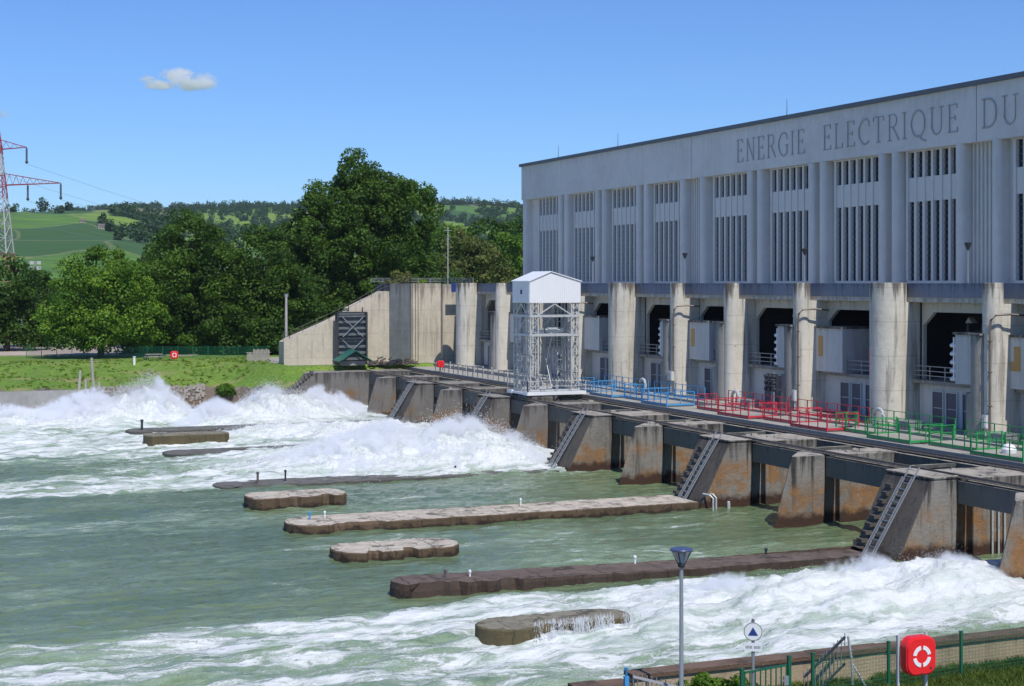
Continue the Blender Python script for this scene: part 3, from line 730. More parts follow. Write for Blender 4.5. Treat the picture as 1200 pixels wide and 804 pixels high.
mb = MB(); mb.box(GX0-.5, GX1+.5, GY0-.5, GY0+.5, 4.78, 5.08); mb.box(GX0-.5, GX1+.5, GY1-.5, GY1+.5, 4.78, 5.08); mb.box(GX0-.4, GX0+.4, GY0+.5, GY1-.5, 4.8, 5.0); mb.box(GX1-.4, GX1+.4, GY0+.5, GY1-.5, 4.8, 5.0); mb.build('base_frame', MAT['white'], G)
mb = MB()
for x in (GX0, GX1):
    for y in (GY0-.1, GY0+.6, GY1-.6, GY1+.1): mb.tube([(x-.08, y, 4.72), (x+.08, y, 4.72)], .22, 14)
mb.build('wheel', MAT['darkmetal'], G, smooth=True)
mb = MB(); rail_run(mb, (GX0-.45, GY0-.45, 5.08), (GX1+.45, GY0-.45, 5.08), 1.0, 4, .035, 1); rail_run(mb, (GX0-.45, GY0-.45, 5.08), (GX0-.45, GY1+.45, 5.08), 1.0, 3, .035, 1); mb.build('base_railing', MAT['lattice'], G)
mb = MB(); mb.tube([(GX1+.2, GY0-.5, 5.9)] + [(GX1+.2, GY0-.5+.45*math.sin(R(a)), 6.3-.45*math.cos(R(a))) for a in range(0, 361, 30)], .05, 6); mb.build('cable_reel', MAT['darkmetal'], G)

# ------------------------------------------------------------------ abutment at the far end
A = empty('abutment', (56, 187, 0), 'cream concrete end wall with sloping stair and dark grey panel beyond the dam', 'abutment')
mb = MB(); YA = 184.6
mb.prism_y([(46.2,0),(59.75,0),(59.75,14.0),(59.0,14.0),(54.6,11.9),(54.5,11.9),(54.5,11.5),(52.0,10.3),(47.0,8.2),(46.2,7.8)], YA, YA+2.5)
mb.box(46.2, 59.75, YA-.01, YA+.5, 0, 5.2); mb.build('stair_wall', MAT['abut'], A)
mb = MB(); mb.box(59.76, 62.55, YA-.15, YA+6, 0, 14.95); mb.build('grey_panel', MAT['abutgrey'], A)
mb = MB(); mb.box(62.56, 66.5, YA-.4, YA+6, 0, 15.0)
for x in (62.75, 63.15, 63.5): mb.box(x-.1, x+.1, YA-.62, YA-.402, 0, 15.0)
mb.build('end_wall', MAT['abut'], A)
mb = MB(); mb.box(66.51, 98, YA-1, YA+6, 0, 14.9); mb.build('rear_wall', MAT['abut'], A)
mb = MB(); P3 = [(46.2,7.8),(47.0,8.2),(52.0,10.3),(54.5,11.5),(59.0,14.0),(62.4,15.0)]
for (xa,za),(xb,zb) in zip(P3, P3[1:]):
    rail_run(mb, (xa, YA+.3, za), (xb, YA+.3, zb), .9, None, .03, 1)
mb.build('stair_railing', MAT['rail'], A)
mb = MB(); mb.tube([(56.2, YA-.1, 5), (56.2, YA-.1, 12)], .06, 6); mb.build('downpipe', MAT['darkmetal'], A)
# sloped stepped end of the dam into the river
mb = MB()
mb.prism_y([(40.0,-1.5),(60.1,-1.5),(60.1,4.4),(48.2,4.4),(47.5,4.2)], 176.9, 184.0)
for i in range(22):
    t = i/21; x = 40.3 + 7.3*t; z = -1.2 + 5.5*t; mb.box(x-.22, x+.2, 176.7, 176.95, z, z+.38)
mb.build('river_slope', MAT['pierdark'], A)
mb = MB(); mb.box(67.0, 69.5, 181.6, 181.75, 13.9, 15.05); mb.box(67.1, 69.4, 181.55, 181.598, 14.7, 14.95); tag(mb.build('blue_board', MAT['deepblue']), 'small blue board on the terrace edge at the far end of the powerhouse', 'sign')
# dark slatted gate rack leaning by the stair wall
e = empty('gate_rack', (54.3, 183.4, 5), 'tall dark slatted steel gate stored upright against the cream stair wall', 'stored gate')
mb = MB()
for x in (52.6, 56.3): mb.box(x-.12, x+.12, 183.0, 183.9, 5, 11.4)
for z in (5.0, 8.1, 11.3): mb.box(52.6, 56.3, 183.0, 183.2, z, z+.18)
mb.build('frame', MAT['darkmetal'], e)
mb = MB(); mb.box(52.7, 56.2, 183.55, 183.7, 5.1, 11.3)
for i in range(8): mb.box(52.7, 56.2, 183.2, 183.6, 5.5+i*.76, 5.5+i*.76+.3)
mb.build('slat', MAT['abutgrey'], e)
mb = MB()
for z in (5.6, 8.4): mb.bar((53.2,182.95,z),(55.8,182.95,z+2.4), .09); mb.bar((55.8,182.95,z),(53.2,182.95,z+2.4), .09)
mb.build('cross_brace', MAT['greyp'], e)
# green roofed shelter
e = empty('shelter', (53.6, 180.5, 5), 'little open shelter with a dark green pitched roof in front of the stored gate', 'shelter')
mb = MB(); mb.add([(51.6,179,5.6),(53.7,179,6.9),(53.7,182,6.9),(51.6,182,5.6),(51.6,179,5.5),(53.7,179,6.8),(53.7,182,6.8),(51.6,182,5.5)], [(0,1,2,3),(4,7,6,5),(0,4,5,1),(2,6,7,3),(0,3,7,4)])
mb.add([(55.8,179,5.6),(53.7,179,6.9),(53.7,182,6.9),(55.8,182,5.6),(55.8,179,5.5),(53.7,179,6.8),(53.7,182,6.8),(55.8,182,5.5)], [(3,2,1,0),(5,6,7,4),(1,5,4,0),(3,7,6,2),(4,7,3,0)])
mb.build('roof', MAT['greenroof'], e)
for x in (52.0, 55.4):
    for y in (179.2, 181.8): mb = MB(); mb.bar((x,y,5),(x,y,5.7),.12); mb.build('leg', MAT['darkmetal'], e)
mb = MB(); mb.box(52.3, 55.2, 180, 181.6, 5.0, 5.55); mb.build('counter', MAT['weather'], e)
# clutter at the foot of the end wall
rg = random.Random(5)
for i, (x, y, lab, mt) in enumerate(((57.4,181.6,'heap of rusty brown scrap beside the green shelter','rail'),(59.4,181.2,'low heap of dark machine parts at the foot of the grey panel','darkmetal'),(61.0,180.8,'small rusty heap near the cream end wall','rail'))):
    mb = MB()
    for j in range(26):
        xx = x + rg.uniform(-1.2,1.2); yy = y + rg.uniform(-.6,.6); h = (1.2-abs(xx-x))*.8; s_ = rg.uniform(.12,.4)
        z = 5 + rg.uniform(0,h); mb.bar((xx-s_,yy-s_*.5,z),(xx+s_,yy+s_*.4,z+rg.uniform(-.2,.3)), s_*.5)
    mb.box(x-.9, x+.9, y-.3, y+.5, 4.95, 5.3)
    tag(mb.build('scrap_heap', MAT[mt]), lab, 'scrap heap')
def lifebuoy_box(x, y, z, w, h, t, parent, ring, mt='buoyred'):
    """rounded housing facing -y with four white ring segments"""
    n = 8; rr = w*.3; pts = []
    for cx, cz, a0 in ((w/2-rr, h/2-rr, 0), (-w/2+rr, h/2-rr, 90), (-w/2+rr, -h/2+rr, 180), (w/2-rr, -h/2+rr, 270)):
        for i in range(n+1): a = R(a0 + 90*i/n); pts.append((x + cx + rr*math.cos(a), z + cz + rr*math.sin(a)))
    mb = MB(); mb.prism_y(pts, y, y + t)
    inner = [(x + (a-x)*.93, z + (b-z)*.93) for a, b in pts]; mb.prism_y(inner, y - t*.12, y + .001)
    mb.build('housing', MAT[mt], parent, bevel=.03 if w > .5 else 0)
    if ring:
        ro, ri = w*.3, w*.19
        for q in range(4):
            mb = MB(); p = []
            for i in range(9): a = R(q*90 + 9 + 72*i/8); p.append((x + ro*math.cos(a), z + ro*math.sin(a)))
            for i in range(8, -1, -1): a = R(q*90 + 9 + 72*i/8); p.append((x + ri*math.cos(a), z + ri*math.sin(a)))
            vs = [(a, y - t*.12 - .012, b) for a, b in p] + [(a, y - t*.12 - .001, b) for a, b in p]; m_ = len(p)
            fs = [(i, i+1, m_-2-i, m_-1-i) for i in range(8)] + [(i, (i+1)%m_, m_+(i+1)%m_, m_+i) for i in range(m_)]
            mb.add(vs, fs); mb.build('ring_segment', MAT['white'], parent)
e = empty('red_cabinet', (61.4, 170, 5), 'small plain red box on a post on the far deck by the big far pillar', 'cabinet')
mb = MB(); mb.bar((61.4,170.3,4.6),(61.4,170.3,5.4),.1); mb.build('post', MAT['greyp'], e); lifebuoy_box(61.4, 170, 5.5, .9, .8, .3, e, False)
e = empty('lifebuoy_cabinet', (35.6, 199.8, 5), 'small red lifebuoy cabinet on the far grass bank in front of the trees', 'lifebuoy', 'red lifebuoy cabinets')
mb = MB(); mb.bar((35.6,200.2,4.9),(35.6,200.2,5.3),.1); mb.build('post', MAT['greyp'], e); lifebuoy_box(35.6, 199.8, 5.75, 1.0, 1.0, .3, e, True)
# ------------------------------------------------------------------ setting: water
CR, CF = (.9239, -.3827), (.3827, .9239)          # right / forward of the view, for placing far things
def W2(X, Z): return (.9239*X + .3827*Z, -.3827*X + .9239*Z)

HEAPS = [  # x, y, rx, ry, height
 (45,119.5,6.5,4.6,3.5),(38.5,121,7.5,5,2.7),(49,117,2.5,3,1.5),(37,128,8,4,1.6),(31,121,6,5,.9),
 (44,143,7,4,2.0),(36,147,7,4,1.5),
 (27.6,168.0,3.0,3.0,4.4),(25,167.5,3,3,3.0),(22,167,5,4,2.4),(15,168,7,5,1.4),(8,170,8,5,1.0),
 (39.0,163.5,4.0,3.5,3.5),(42.5,164,5,3,2.6),(45,166,5,3,1.9),(33.5,163,3.2,3,1.3),(50,170,4,3,1.2),
 (46.5,59.5,4.2,4.0,1.9),(49,62,2.2,3.0,1.1),(41,60.5,6,4,1.35),(34,62,6,4.5,.75),(31.6,58.6,1.6,2.6,.95),(37,53,5,2.5,.5)]
def heap_h(x, y):
    h = np.zeros_like(x)
    for cx, cy, rx, ry, hh in HEAPS:
        e = np.exp(-(((x-cx)/rx)**2 + ((y-cy)/ry)**2)); h = np.maximum(h, hh*e) + .25*np.minimum(h, hh*e)
    return h
def foam_amt(x, y):
    wob = fbm(x*.06, y*.06, 5, 3)*4
    near = sstep(68.6, 66.0, y + wob*.25)*(.72 + .18*sstep(10, 28, x + wob))
    near = near*(1 - .3*sstep(57, 50, y + wob)) 
    near = np.maximum(near, sstep(68.6, 66.4, y)*sstep(30, 36, x)*.92*sstep(50, 54, y))
    far = sstep(109.6, 113.0, y + wob*.5)*.93
    gap = np.exp(-(((x-10)/13)**2 + ((y-128)/9)**2))*.62
    far = np.clip(far - gap, 0, 1)
    calm = .29 + .12*fbm(x*.05, y*.12, 15, 3) + .2*np.exp(-((y-94.8)/2.2)**2)*sstep(20, 30, x) + .25*np.exp(-(((x-40)/9)**2 + ((y-76)/5)**2)) + .16*np.exp(-((y-99)/4.0)**2)*sstep(44, 10, x) + .10*np.exp(-((y-84)/2.0)**2)
    return np.clip(np.maximum(np.maximum(near, far), calm), 0, 1)
def axis(parts):
    out = []
    for a, b, st in parts: out += list(np.arange(a, b, st))
    return np.array(out + [parts[-1][1]])
ax = axis([(-420,-20,8.0),(-20,2,.8),(2,54,.2),(54,61,.5)])
ay = axis([(37.0,48,.8),(48,75,.2),(75,110,.24),(110,184,.26)])
GXX, GYY = np.meshgrid(ax, ay)
FA = foam_amt(GXX, GYY); HP = heap_h(GXX, GYY)
rough_ = np.clip((FA-.3)/.6, 0, 1)
b1 = billow(GXX*.17, GYY*.40, 21, 4, .5); b3 = billow(GXX*.33, GYY*.45, 27, 5, .55); b2 = billow(GXX*1.1, GYY*1.4, 31, 4, .6); f1 = fbm(GXX*.13, GYY*.25, 41, 4); f2 = fbm(GXX*.5, GYY*.9, 51, 4, .6)
Zw = .12*f1 + .13*f2 + .09*fbm(GXX*.9, GYY*1.6, 55, 3) + rough_*(.42*(b1-.45) + .04*(b2-.45) + .3*f1) + HP*(.72 + .34*(b3-.4)) + np.clip(HP, 0, 1)*(.10*(b2-.45) + .10*fbm(GXX*2.2, GYY*2.2, 91, 4, .7))
Zw += rough_*.3*sstep(0.1, .5, fbm(GXX*.09, GYY*.16, 61, 3))
# keep water off the walls' tops away from the heaps
ny, nx = GXX.shape
idx = np.arange(nx*ny).reshape(ny, nx)
Fq = np.stack([idx[:-1,:-1], idx[:-1,1:], idx[1:,1:], idx[1:,:-1]], -1).reshape(-1, 4)
shift = HP*.12
V = np.stack([GXX - shift*(b2-.4), GYY + HP*.1*fbm(GXX*.8, GYY*.8, 71, 3), Zw], -1).reshape(-1, 3)

m = M_('river_water'); P = m.pos()
F = m.n('Attribute', attribute_name='foam').outputs['Fac']; F.node.attribute_type = 'GEOMETRY'
H = m.n('Attribute', attribute_name='heap').outputs['Fac']
Ps = m.mul(P, (.30, 1.0, 1.0))
wr = m.noisec(Ps, .35, 4); Pw = m.add(Ps, m.mul(m.n('VectorMath', {0: wr, 1: (.5,.5,.5)}, operation='SUBTRACT').outputs[0], (3.2, 3.2, 0)))
n1 = m.noise(Pw, .42, 8, .62); n2 = m.noise(Pw, 2.1, 7, .68); n3 = m.noise(P, 9, 4, .6)
n = m.math('ADD', m.math('ADD', m.math('MULTIPLY', n1, .52), m.math('MULTIPLY', n2, .36)), m.math('MULTIPLY', n3, .12))
thr = m.mr(F, 0, 1, .665, .385, False)
foam = m.mr(m.math('SUBTRACT', n, thr), 0.0, .075)
foam = m.math('MAXIMUM', foam, m.mr(H, .25, .8))
aer = m.mr(m.math('SUBTRACT', n, thr), -.10, .05)
wc = m.mix(m.mr(m.noise(Ps, .12, 4), .35, .65), (.10,.145,.074), (.145,.195,.10))
wc = m.mix(m.math('MULTIPLY', aer, m.mr(F, .1, .6, .25, .85)), wc, (.30,.40,.28))
fc = m.mix(m.mr(m.noise(Pw, 1.0, 7, .7), .38, .56), (.36,.44,.37), (.70,.72,.71)); fc = m.mix(m.mr(H, .3, 1.2, 0, .6), fc, (.70,.72,.71))
col = m.mix(foam, wc, fc)
rg_ = m.mix(foam, (.13,.13,.13), (.75,.75,.75))
bh = m.math('ADD', m.math('MULTIPLY', m.noise(Ps, 1.3, 6, .6), 1.0), m.math('MULTIPLY', m.math('MULTIPLY', m.noise(Pw, 4.5, 6, .7), foam), .9))
bp = m.bump(bh, .7, .22)
wm = m.bsdf(col, .2, bp, IOR=1.33)
m.t.links.new(rg_, wm.node_tree.nodes['Principled BSDF'].inputs['Roughness'])
wm.node_tree.nodes['Principled BSDF'].inputs['Subsurface Weight'].default_value = 0
tag(fast_mesh('water', V, Fq, wm, attr={'foam': FA.ravel(), 'heap': HP.ravel()}, smooth=True), 'green river water with broad white foam', None, None, 'structure')

# spray: thousands of droplets and clots thrown off the heaps
def spray():
    pts = []; sz = []
    for cx, cy, rx, ry, hh in HEAPS:
        if hh < .6: continue
        n = int((900 if cy > 100 else 500)*hh*math.sqrt(rx*ry)/1.6)
        x = RNG.normal(cx, rx*.62, n); y = RNG.normal(cy, ry*.62, n)
        base = heap_h(x, y); z = base*(.55 + .5*RNG.random(n)) + RNG.exponential(.08 + .06*hh, n)*np.clip(base/hh, .15, 1)
        pts.append(np.stack([x, y, z], -1)); sz.append((.014 + .035*RNG.random(n)**2.5)*(1 if cy > 100 else .45))
    n = 9000                              # surface froth over the whole rapids
    P0 = np.concatenate(pts); S0 = np.concatenate(sz)
    keep = P0[:,0] < 53.5; P0 = P0[keep]; S0 = S0[keep]
    N = len(P0); T = np.array([(1,1,1),(1,-1,-1),(-1,1,-1),(-1,-1,1)])*.7
    rot = RNG.normal(size=(N,3,3)); q, _ = np.linalg.qr(rot)
    V = P0[:,None,:] + np.einsum('nij,kj->nki', q, T)*S0[:,None,None]
    F = (np.arange(N)[:,None,None]*4 + np.array([(0,1,2),(0,3,1),(0,2,3),(1,3,2)])[None]).reshape(-1, 3)
    return V.reshape(-1, 3), F
V, Fq = spray()
sm = M_('spray'); a = sm.n('BsdfDiffuse', {'Color': (.9,.92,.93)}); b = sm.n('BsdfTranslucent', {'Color': (.9,.92,.93)}); mx = sm.n('MixShader', {0: .5, 1: a.outputs[0], 2: b.outputs[0]}); sm.t.links.new(mx.outputs[0], sm.out.inputs[0])
tag(fast_mesh('spray', V, Fq, sm.mat), 'white spray thrown up by the churning water', None, None, 'stuff')
# water pouring over the short walls, as streaks of falling drops
def fall(x0, x1, y, ztop, n, lab, gaps):
    x = RNG.uniform(x0, x1, n); ok = np.clip((x-x0)/1.4, 0, 1)*np.clip(.3 + 1.6*fbm(x*gaps*.5, x*0, 4, 5, .6), 0, 1) > RNG.random(n); x = x[ok]; n = len(x)
    z = ztop + .05 - (ztop+.15)*RNG.random(n); yy = y - .04 - .16*np.sqrt(np.clip(ztop - z, 0, 1)) - .06*RNG.random(n)
    h = .06 + .16*RNG.random(n); w = .004 + .009*RNG.random(n); a = RNG.uniform(-.8, .8, n)
    V = np.stack([np.stack([x - w*np.cos(a), yy - w*np.sin(a), z], -1), np.stack([x + w*np.cos(a), yy + w*np.sin(a), z], -1), np.stack([x + w*np.cos(a)*.5, yy + w, z + h], -1), np.stack([x - w*np.cos(a)*.5, yy, z + h], -1)], 1).reshape(-1, 3)
    tag(fast_mesh('falling_water', V, np.arange(len(V)).reshape(-1, 4), sm.mat), lab, None, None, 'stuff')
fall(25.2, 30.3, 58.8, .8, 9000, 'white water pouring over the side of the mossy guide wall', 2.3)
# fine mist as a small volume over each big plume
def mist(i, cx, cy, rx, ry, rz, dens, skew=0):
    me = bpy.data.meshes.new('mist'); bm = bmesh.new(); bmesh.ops.create_icosphere(bm, subdivisions=3, radius=1.35)
    for v in bm.verts: v.co = Vector((cx + v.co.x*rx + skew*v.co.z*rz, cy + v.co.y*ry, v.co.z*rz if v.co.z > 0 else v.co.z*.5))
    bm.to_mesh(me); bm.free()
    m = M_('mist_air'); P = m.pos()
    px, py, pz = m.xyz(P)
    dx = m.math('DIVIDE', m.math('SUBTRACT', m.math('SUBTRACT', px, cx), m.math('MULTIPLY', pz, skew)), rx); dy = m.math('DIVIDE', m.math('SUBTRACT', py, cy), ry)
    L = m.math('ADD', m.math('MULTIPLY', m.math('SQRT', m.math('ADD', m.math('MULTIPLY', dx, dx), m.math('MULTIPLY', dy, dy))), .8), m.math('MULTIPLY', m.math('MAXIMUM', pz, 0.0), .95/rz))
    P = m.mul(P, (1.15, 1.15, .85))
    nz = m.math('ADD', m.math('MULTIPLY', m.noise(P, .42, 3, .6), .55), m.math('MULTIPLY', m.noise(P, 1.7, 8, .75), .45))
    den = m.mr(m.math('ADD', L, m.math('MULTIPLY', m.math('SUBTRACT', .5, nz), 3.4)), .55, .95, 1, 0)
    den = m.math('MULTIPLY', m.math('MULTIPLY', den, dens), m.mr(L, .8, 1.0, 1, 0))
    v = m.n('VolumePrincipled', {'Color': (.97,.98,1.0), 'Density': den}); m.t.links.new(v.outputs[0], m.out.inputs['Volume'])
    me.materials.append(m.mat); o = bpy.data.objects.new('mist', me); COL.objects.link(o)
    tag(o, 'white mist hanging over the broken water', None, None, 'stuff')
mist(0, 44.0, 119, 8.2, 5, 4.7, 4, .2)
mist(1, 37.5, 121, 9.5, 6, 4.2, 4, .4)
mist(2, 49, 117.5, 4.0, 3.5, 3.2, 4)
mist(3, 26.6, 167.5, 5.8, 4, 5.5, 5, .3)
mist(4, 20, 168, 9.5, 5, 4.4, 4, .5)
mist(5, 9, 169, 11, 5, 3.6, 3)
mist(6, 39, 163.5, 6.4, 4, 4.3, 5, .1)
mist(7, 45, 165.5, 7, 4, 4.2, 4, .2)
mist(8, 33.5, 163, 5, 4, 3.2, 3)
mist(9, 47.0, 60, 5, 3.6, 2.5, 4, .1)
mist(10, 43, 61, 5.0, 3.5, 2.5, 3, .2)
mist(11, 37, 62.5, 6, 3, 1.7, 2)
# hanging veils between the plumes

# ------------------------------------------------------------------ setting: land
gm = M_('grass_ground'); P = gm.pos()
g1 = gm.mix(gm.mr(gm.noise(P, .12, 6, .65), .38, .62), (.12,.225,.022), (.19,.29,.035))
g1 = gm.mix(gm.math('MULTIPLY', gm.mr(gm.noise(P, .5, 7, .7), .52, .66), .7), g1, (.20,.19,.06))
g1 = gm.mix(gm.mr(gm.noise(P, 2.2, 7, .7), .45, .65), g1, (.08,.15,.018)); g1 = gm.mix(gm.mr(gm.noise(gm.mul(P, (.3,1,1)), .35, 6, .7), .55, .64, 0, .8), g1, (.27,.24,.10))
# rocky bank below the grass
x_, y_, z_ = gm.xyz(P)
rk = gm.vor(P, .9); rc = gm.mix(gm.mr(rk['Distance'], .15, .75), (.30,.26,.21), (.06,.05,.045)); rc = gm.mix(gm.mr(gm.noise(P, .3, 5), .45, .6), rc, (.17,.135,.10))
rc = gm.mix(gm.mr(z_, .9, 1.5, 1, 0), rc, gm.mix(gm.noise(P, .5, 6), (.12,.075,.045), (.20,.14,.09)))
zz = gm.math('ADD', z_, gm.math('MULTIPLY', gm.math('SUBTRACT', gm.noise(P, .35, 6, .6), .5), 1.6))
bankc = gm.mix(gm.mr(zz, 2.5, 2.75), rc, g1)
GRASS = gm.bsdf(bankc, .95, gm.bump(gm.math('ADD', gm.noise(P, 1.6, 8, .7), gm.math('MULTIPLY', rk['Distance'], .5)), .9, .3))
def bank_h(x, y):
    ys = 183.2 - 7*sstep(37, 46, x) + fbm(x*.08, x*0, 3, 3)*1.0
    d = y - ys
    h = -2 + 4.7*sstep(-.6, 1.9, d)*1.0 + 2.3*np.clip((d-1.6)/(13 - 9*sstep(38, 46, x)), 0, 1)
    return h + .12*fbm(x*.3, y*.3, 8, 4)*np.clip(d/4, 0, 1)
bx = axis([(-420,-40,20),(-40,60,.7),(60,420,20)]); by = axis([(174,190,.35),(190,215,1.0),(215,340,8)])
XX, YY = np.meshgrid(bx, by); Z = bank_h(XX, YY); Z = np.where(YY > 214, 5.0, Z)
Z = np.where((XX > 46.5) & (YY > 176), np.minimum(Z, 4.93), Z)
ny, nx = XX.shape; idx = np.arange(nx*ny).reshape(ny, nx)
Fq = np.stack([idx[:-1,:-1], idx[:-1,1:], idx[1:,1:], idx[1:,:-1]], -1).reshape(-1, 4)
tag(fast_mesh('far_bank', np.stack([XX, YY, Z], -1).reshape(-1, 3), Fq, GRASS, smooth=True), 'grassy far river bank above a rocky edge', None, None, 'structure')
mb = MB(); mb.box(45, 98, 184.0, 205, 4.0, 4.96); tag(mb.build('yard', MAT['deck']), 'concrete yard at the far end of the dam', None, None, 'structure')
# smooth two-tone concrete bank wall at the left
e = empty('bank_wall', (5, 182, 0), 'smooth grey concrete bank wall with a brown foot at the left edge under the grass', 'retaining wall')
mb = MB(); mb.add([(-160,181.9,.9),(22.5,181.9,.9),(22.5,182.6,2.7),(-160,182.6,2.7),(-160,183.4,2.7),(22.5,183.4,2.7),(22.5,183.4,.9),(-160,183.4,.9)], [(0,1,2,3),(3,2,5,4),(1,6,5,2),(0,3,4,7),(4,5,6,7),(0,7,6,1)]); mb.build('upper_wall', concrete('bank_wall_concrete', (.27,.265,.25), (.12,.115,.10), streak=.4, patch=.5), e)
mb = MB(); mb.add([(-160,180.3,-.8),(24,180.3,-.8),(24,181.7,.9),(-160,181.7,.9),(-160,183,.9),(24,183,.9),(24,183,-.8),(-160,183,-.8)], [(0,1,2,3),(3,2,5,4),(1,6,5,2),(0,3,4,7),(4,5,6,7),(0,7,6,1)]); mb.build('foot', concrete('bank_foot_concrete', (.23,.165,.11), (.10,.07,.05), streak=.4, patch=.5), e)
# car park beyond the trees
cp = [W2(-86,212), W2(-44,212), W2(-40,246), W2(-100,246)]
mb = MB(); mb.prism_z(cp, 4.9, 5.12); tag(mb.build('car_park', concrete('pale_gravel', (.46,.38,.33), (.28,.23,.2), streak=.2, patch=.4)), 'pale gravel car park behind the trees', None, None, 'structure')
mb = MB(); mb.box(-9000, 9000, -9000, 9000, -3.3, -3.0); tag(mb.build('ground', GRASS), 'ground', None, None, 'structure')
# near bank
nb = M_('near_ground'); P = nb.pos()
NB = nb.bsdf(nb.mix(nb.mr(nb.noise(P, .9, 7, .7), .4, .6), (.07,.11,.02), (.14,.12,.06)), .95, nb.bump(nb.noise(P, 5, 6), .6, .1))
mb = MB(); mb.box(-200, 200, -200, 36.95, -3.0, 3.6); tag(mb.build('near_bank', NB), 'near river bank', None, None, 'structure')
mb = MB(); mb.prism_z([(29.5,34.6),(60,33.0),(60,29.5),(29.5,31.5)], 3.5, 3.63); tag(mb.build('path', MAT['deck']), 'footpath on the near bank', None, None, 'structure')

# hills
def prof(xs, ys): return lambda x: np.interp(x, xs, ys)
Y1p = prof([-1500,0,90,140,200,300,420,520,620,2600], [262,251,249,254,268,280,290,296,300,300])
Y2p = prof([-1500,-300,0,80,130,200,290,350,450,500,560,612,700,2600], [262,256,256,253,249,248,245,247,246,241,243,247,252,262])
def hill_h(X, Z):
    xi = 600 + 1800*X/Z
    r = Z
    h1 = 15 + (332 - Y1p(xi))/1800*1500; h2 = 15 + (332 - Y2p(xi))/1800*2800
    a = sstep(480, 1500, r); b = sstep(1650, 2800, r)
    h = 4.7 + (h1-4.7)*a; h = h - 6*np.exp(-((r-1750)/160)**2); h = h + (h2-h1)*b - 60*sstep(3000, 6000, r)
    return h + (fbm(X/260, Z/260, 77, 4)*9 + fbm(X/60, Z/60, 87, 3)*2)*sstep(500, 1000, r)
az = np.linspace(R(-58), R(58), 420); rr = np.concatenate([np.linspace(300, 900, 40), np.linspace(910, 3200, 220), np.linspace(3300, 7500, 20)])
AZ, RR = np.meshgrid(az, rr); XX = RR*np.tan(AZ); ZZ = RR
HH = hill_h(XX, ZZ)
WX = .9239*XX + .3827*ZZ; WY = -.3827*XX + .9239*ZZ
ny, nx = XX.shape; idx = np.arange(nx*ny).reshape(ny, nx)
Fq = np.stack([idx[:-1,:-1], idx[:-1,1:], idx[1:,1:], idx[1:,:-1]], -1).reshape(-1, 4)
hm = M_('hill_fields'); P = hm.pos()
Pf = hm.add(P, hm.mul(hm.noisec(P, .004, 3), (60, 60, 0)))
cell = hm.n('TexVoronoi', {'Vector': hm.mul(Pf, (1, .45, 0)), 'Scale': .011}).outputs
cc = hm.xyz(cell['Color'])
c = hm.mix(hm.mr(cc[0], .2, .8), (.085,.19,.016), (.20,.30,.03))
c = hm.mix(hm.mr(cc[1], .72, .76), c, (.035,.095,.018))
c = hm.mix(hm.mr(cc[2], .88, .9), c, (.25,.22,.12))
rot = hm.n('VectorRotate', {'Vector': P, 'Angle': 0.6}).outputs[0]
st = hm.noise(hm.mul(rot, (.012, .14, 0)), 1.0, 4); c = hm.mix(hm.mr(st, .45, .56, 0, .6), c, (.03,.08,.015))
ed = hm.n('TexVoronoi', {'Vector': hm.mul(Pf, (1, .45, 0)), 'Scale': .011}, feature='DISTANCE_TO_EDGE').outputs[0]
c = hm.mix(hm.mr(ed, 0, .02, .45, 0), c, (.22,.22,.10))
# ochre quarry patch on the right-hand slope
qx, qz = 5.0, 1250.0; qc = (.9239*qx + .3827*qz, -.3827*qx + .9239*qz)
dq = hm.n('VectorMath', {0: hm.n('VectorMath', {0: P, 1: (qc[0], qc[1], 0)}, operation='SUBTRACT').outputs[0], 1: (1/30, 1/110, 0)}, operation='MULTIPLY').outputs[0]
lq = hm.math('ADD', hm.n('VectorMath', {0: dq}, operation='LENGTH').outputs['Value'], hm.math('MULTIPLY', hm.noise(P, .03, 5), .9))
c = hm.mix(hm.mr(lq, 1.2, 1.45, 1, 0), c, hm.mix(hm.mr(hm.noise(P, .12, 5), .4, .6), (.50,.34,.17), (.30,.17,.08)))
tag(fast_mesh('hills', np.stack([WX, WY, HH], -1).reshape(-1, 3), Fq, hm.bsdf(c, .95), smooth=True), 'vineyard covered hills', None, None, 'structure')

# ------------------------------------------------------------------ foliage
def leafmat(name, c1, c2, trans=.35):
    m = M_(name); P = m.pos()
    t = m.n('Attribute', attribute_name='tint').outputs['Fac']
    col = m.mix(t, c1, c2)
    a = m.n('BsdfPrincipled', {'Base Color': col, 'Roughness': .6, 'Specular IOR Level': .25}); b = m.n('BsdfTranslucent', {'Color': m.mix(.5, col, (.12,.20,.01))})
    mx = m.n('MixShader', {0: trans, 1: a.outputs[0], 2: b.outputs[0]}); m.t.links.new(mx.outputs[0], m.out.inputs[0]); return m.mat
LF = {'mid': leafmat('leaves_mid_green', (.030,.090,.008), (.165,.285,.026)),
      'bright': leafmat('leaves_bright_green', (.038,.11,.008), (.21,.35,.03)),
      'deep': leafmat('leaves_deep_green', (.016,.052,.006), (.105,.195,.02)),
      'dark': leafmat('leaves_dark_green', (.020,.060,.009), (.070,.145,.018)),
      'olive': leafmat('leaves_olive', (.075,.10,.024), (.19,.21,.055)),
      'blue': leafmat('leaves_distant', (.016,.040,.016), (.042,.085,.026), .2)}
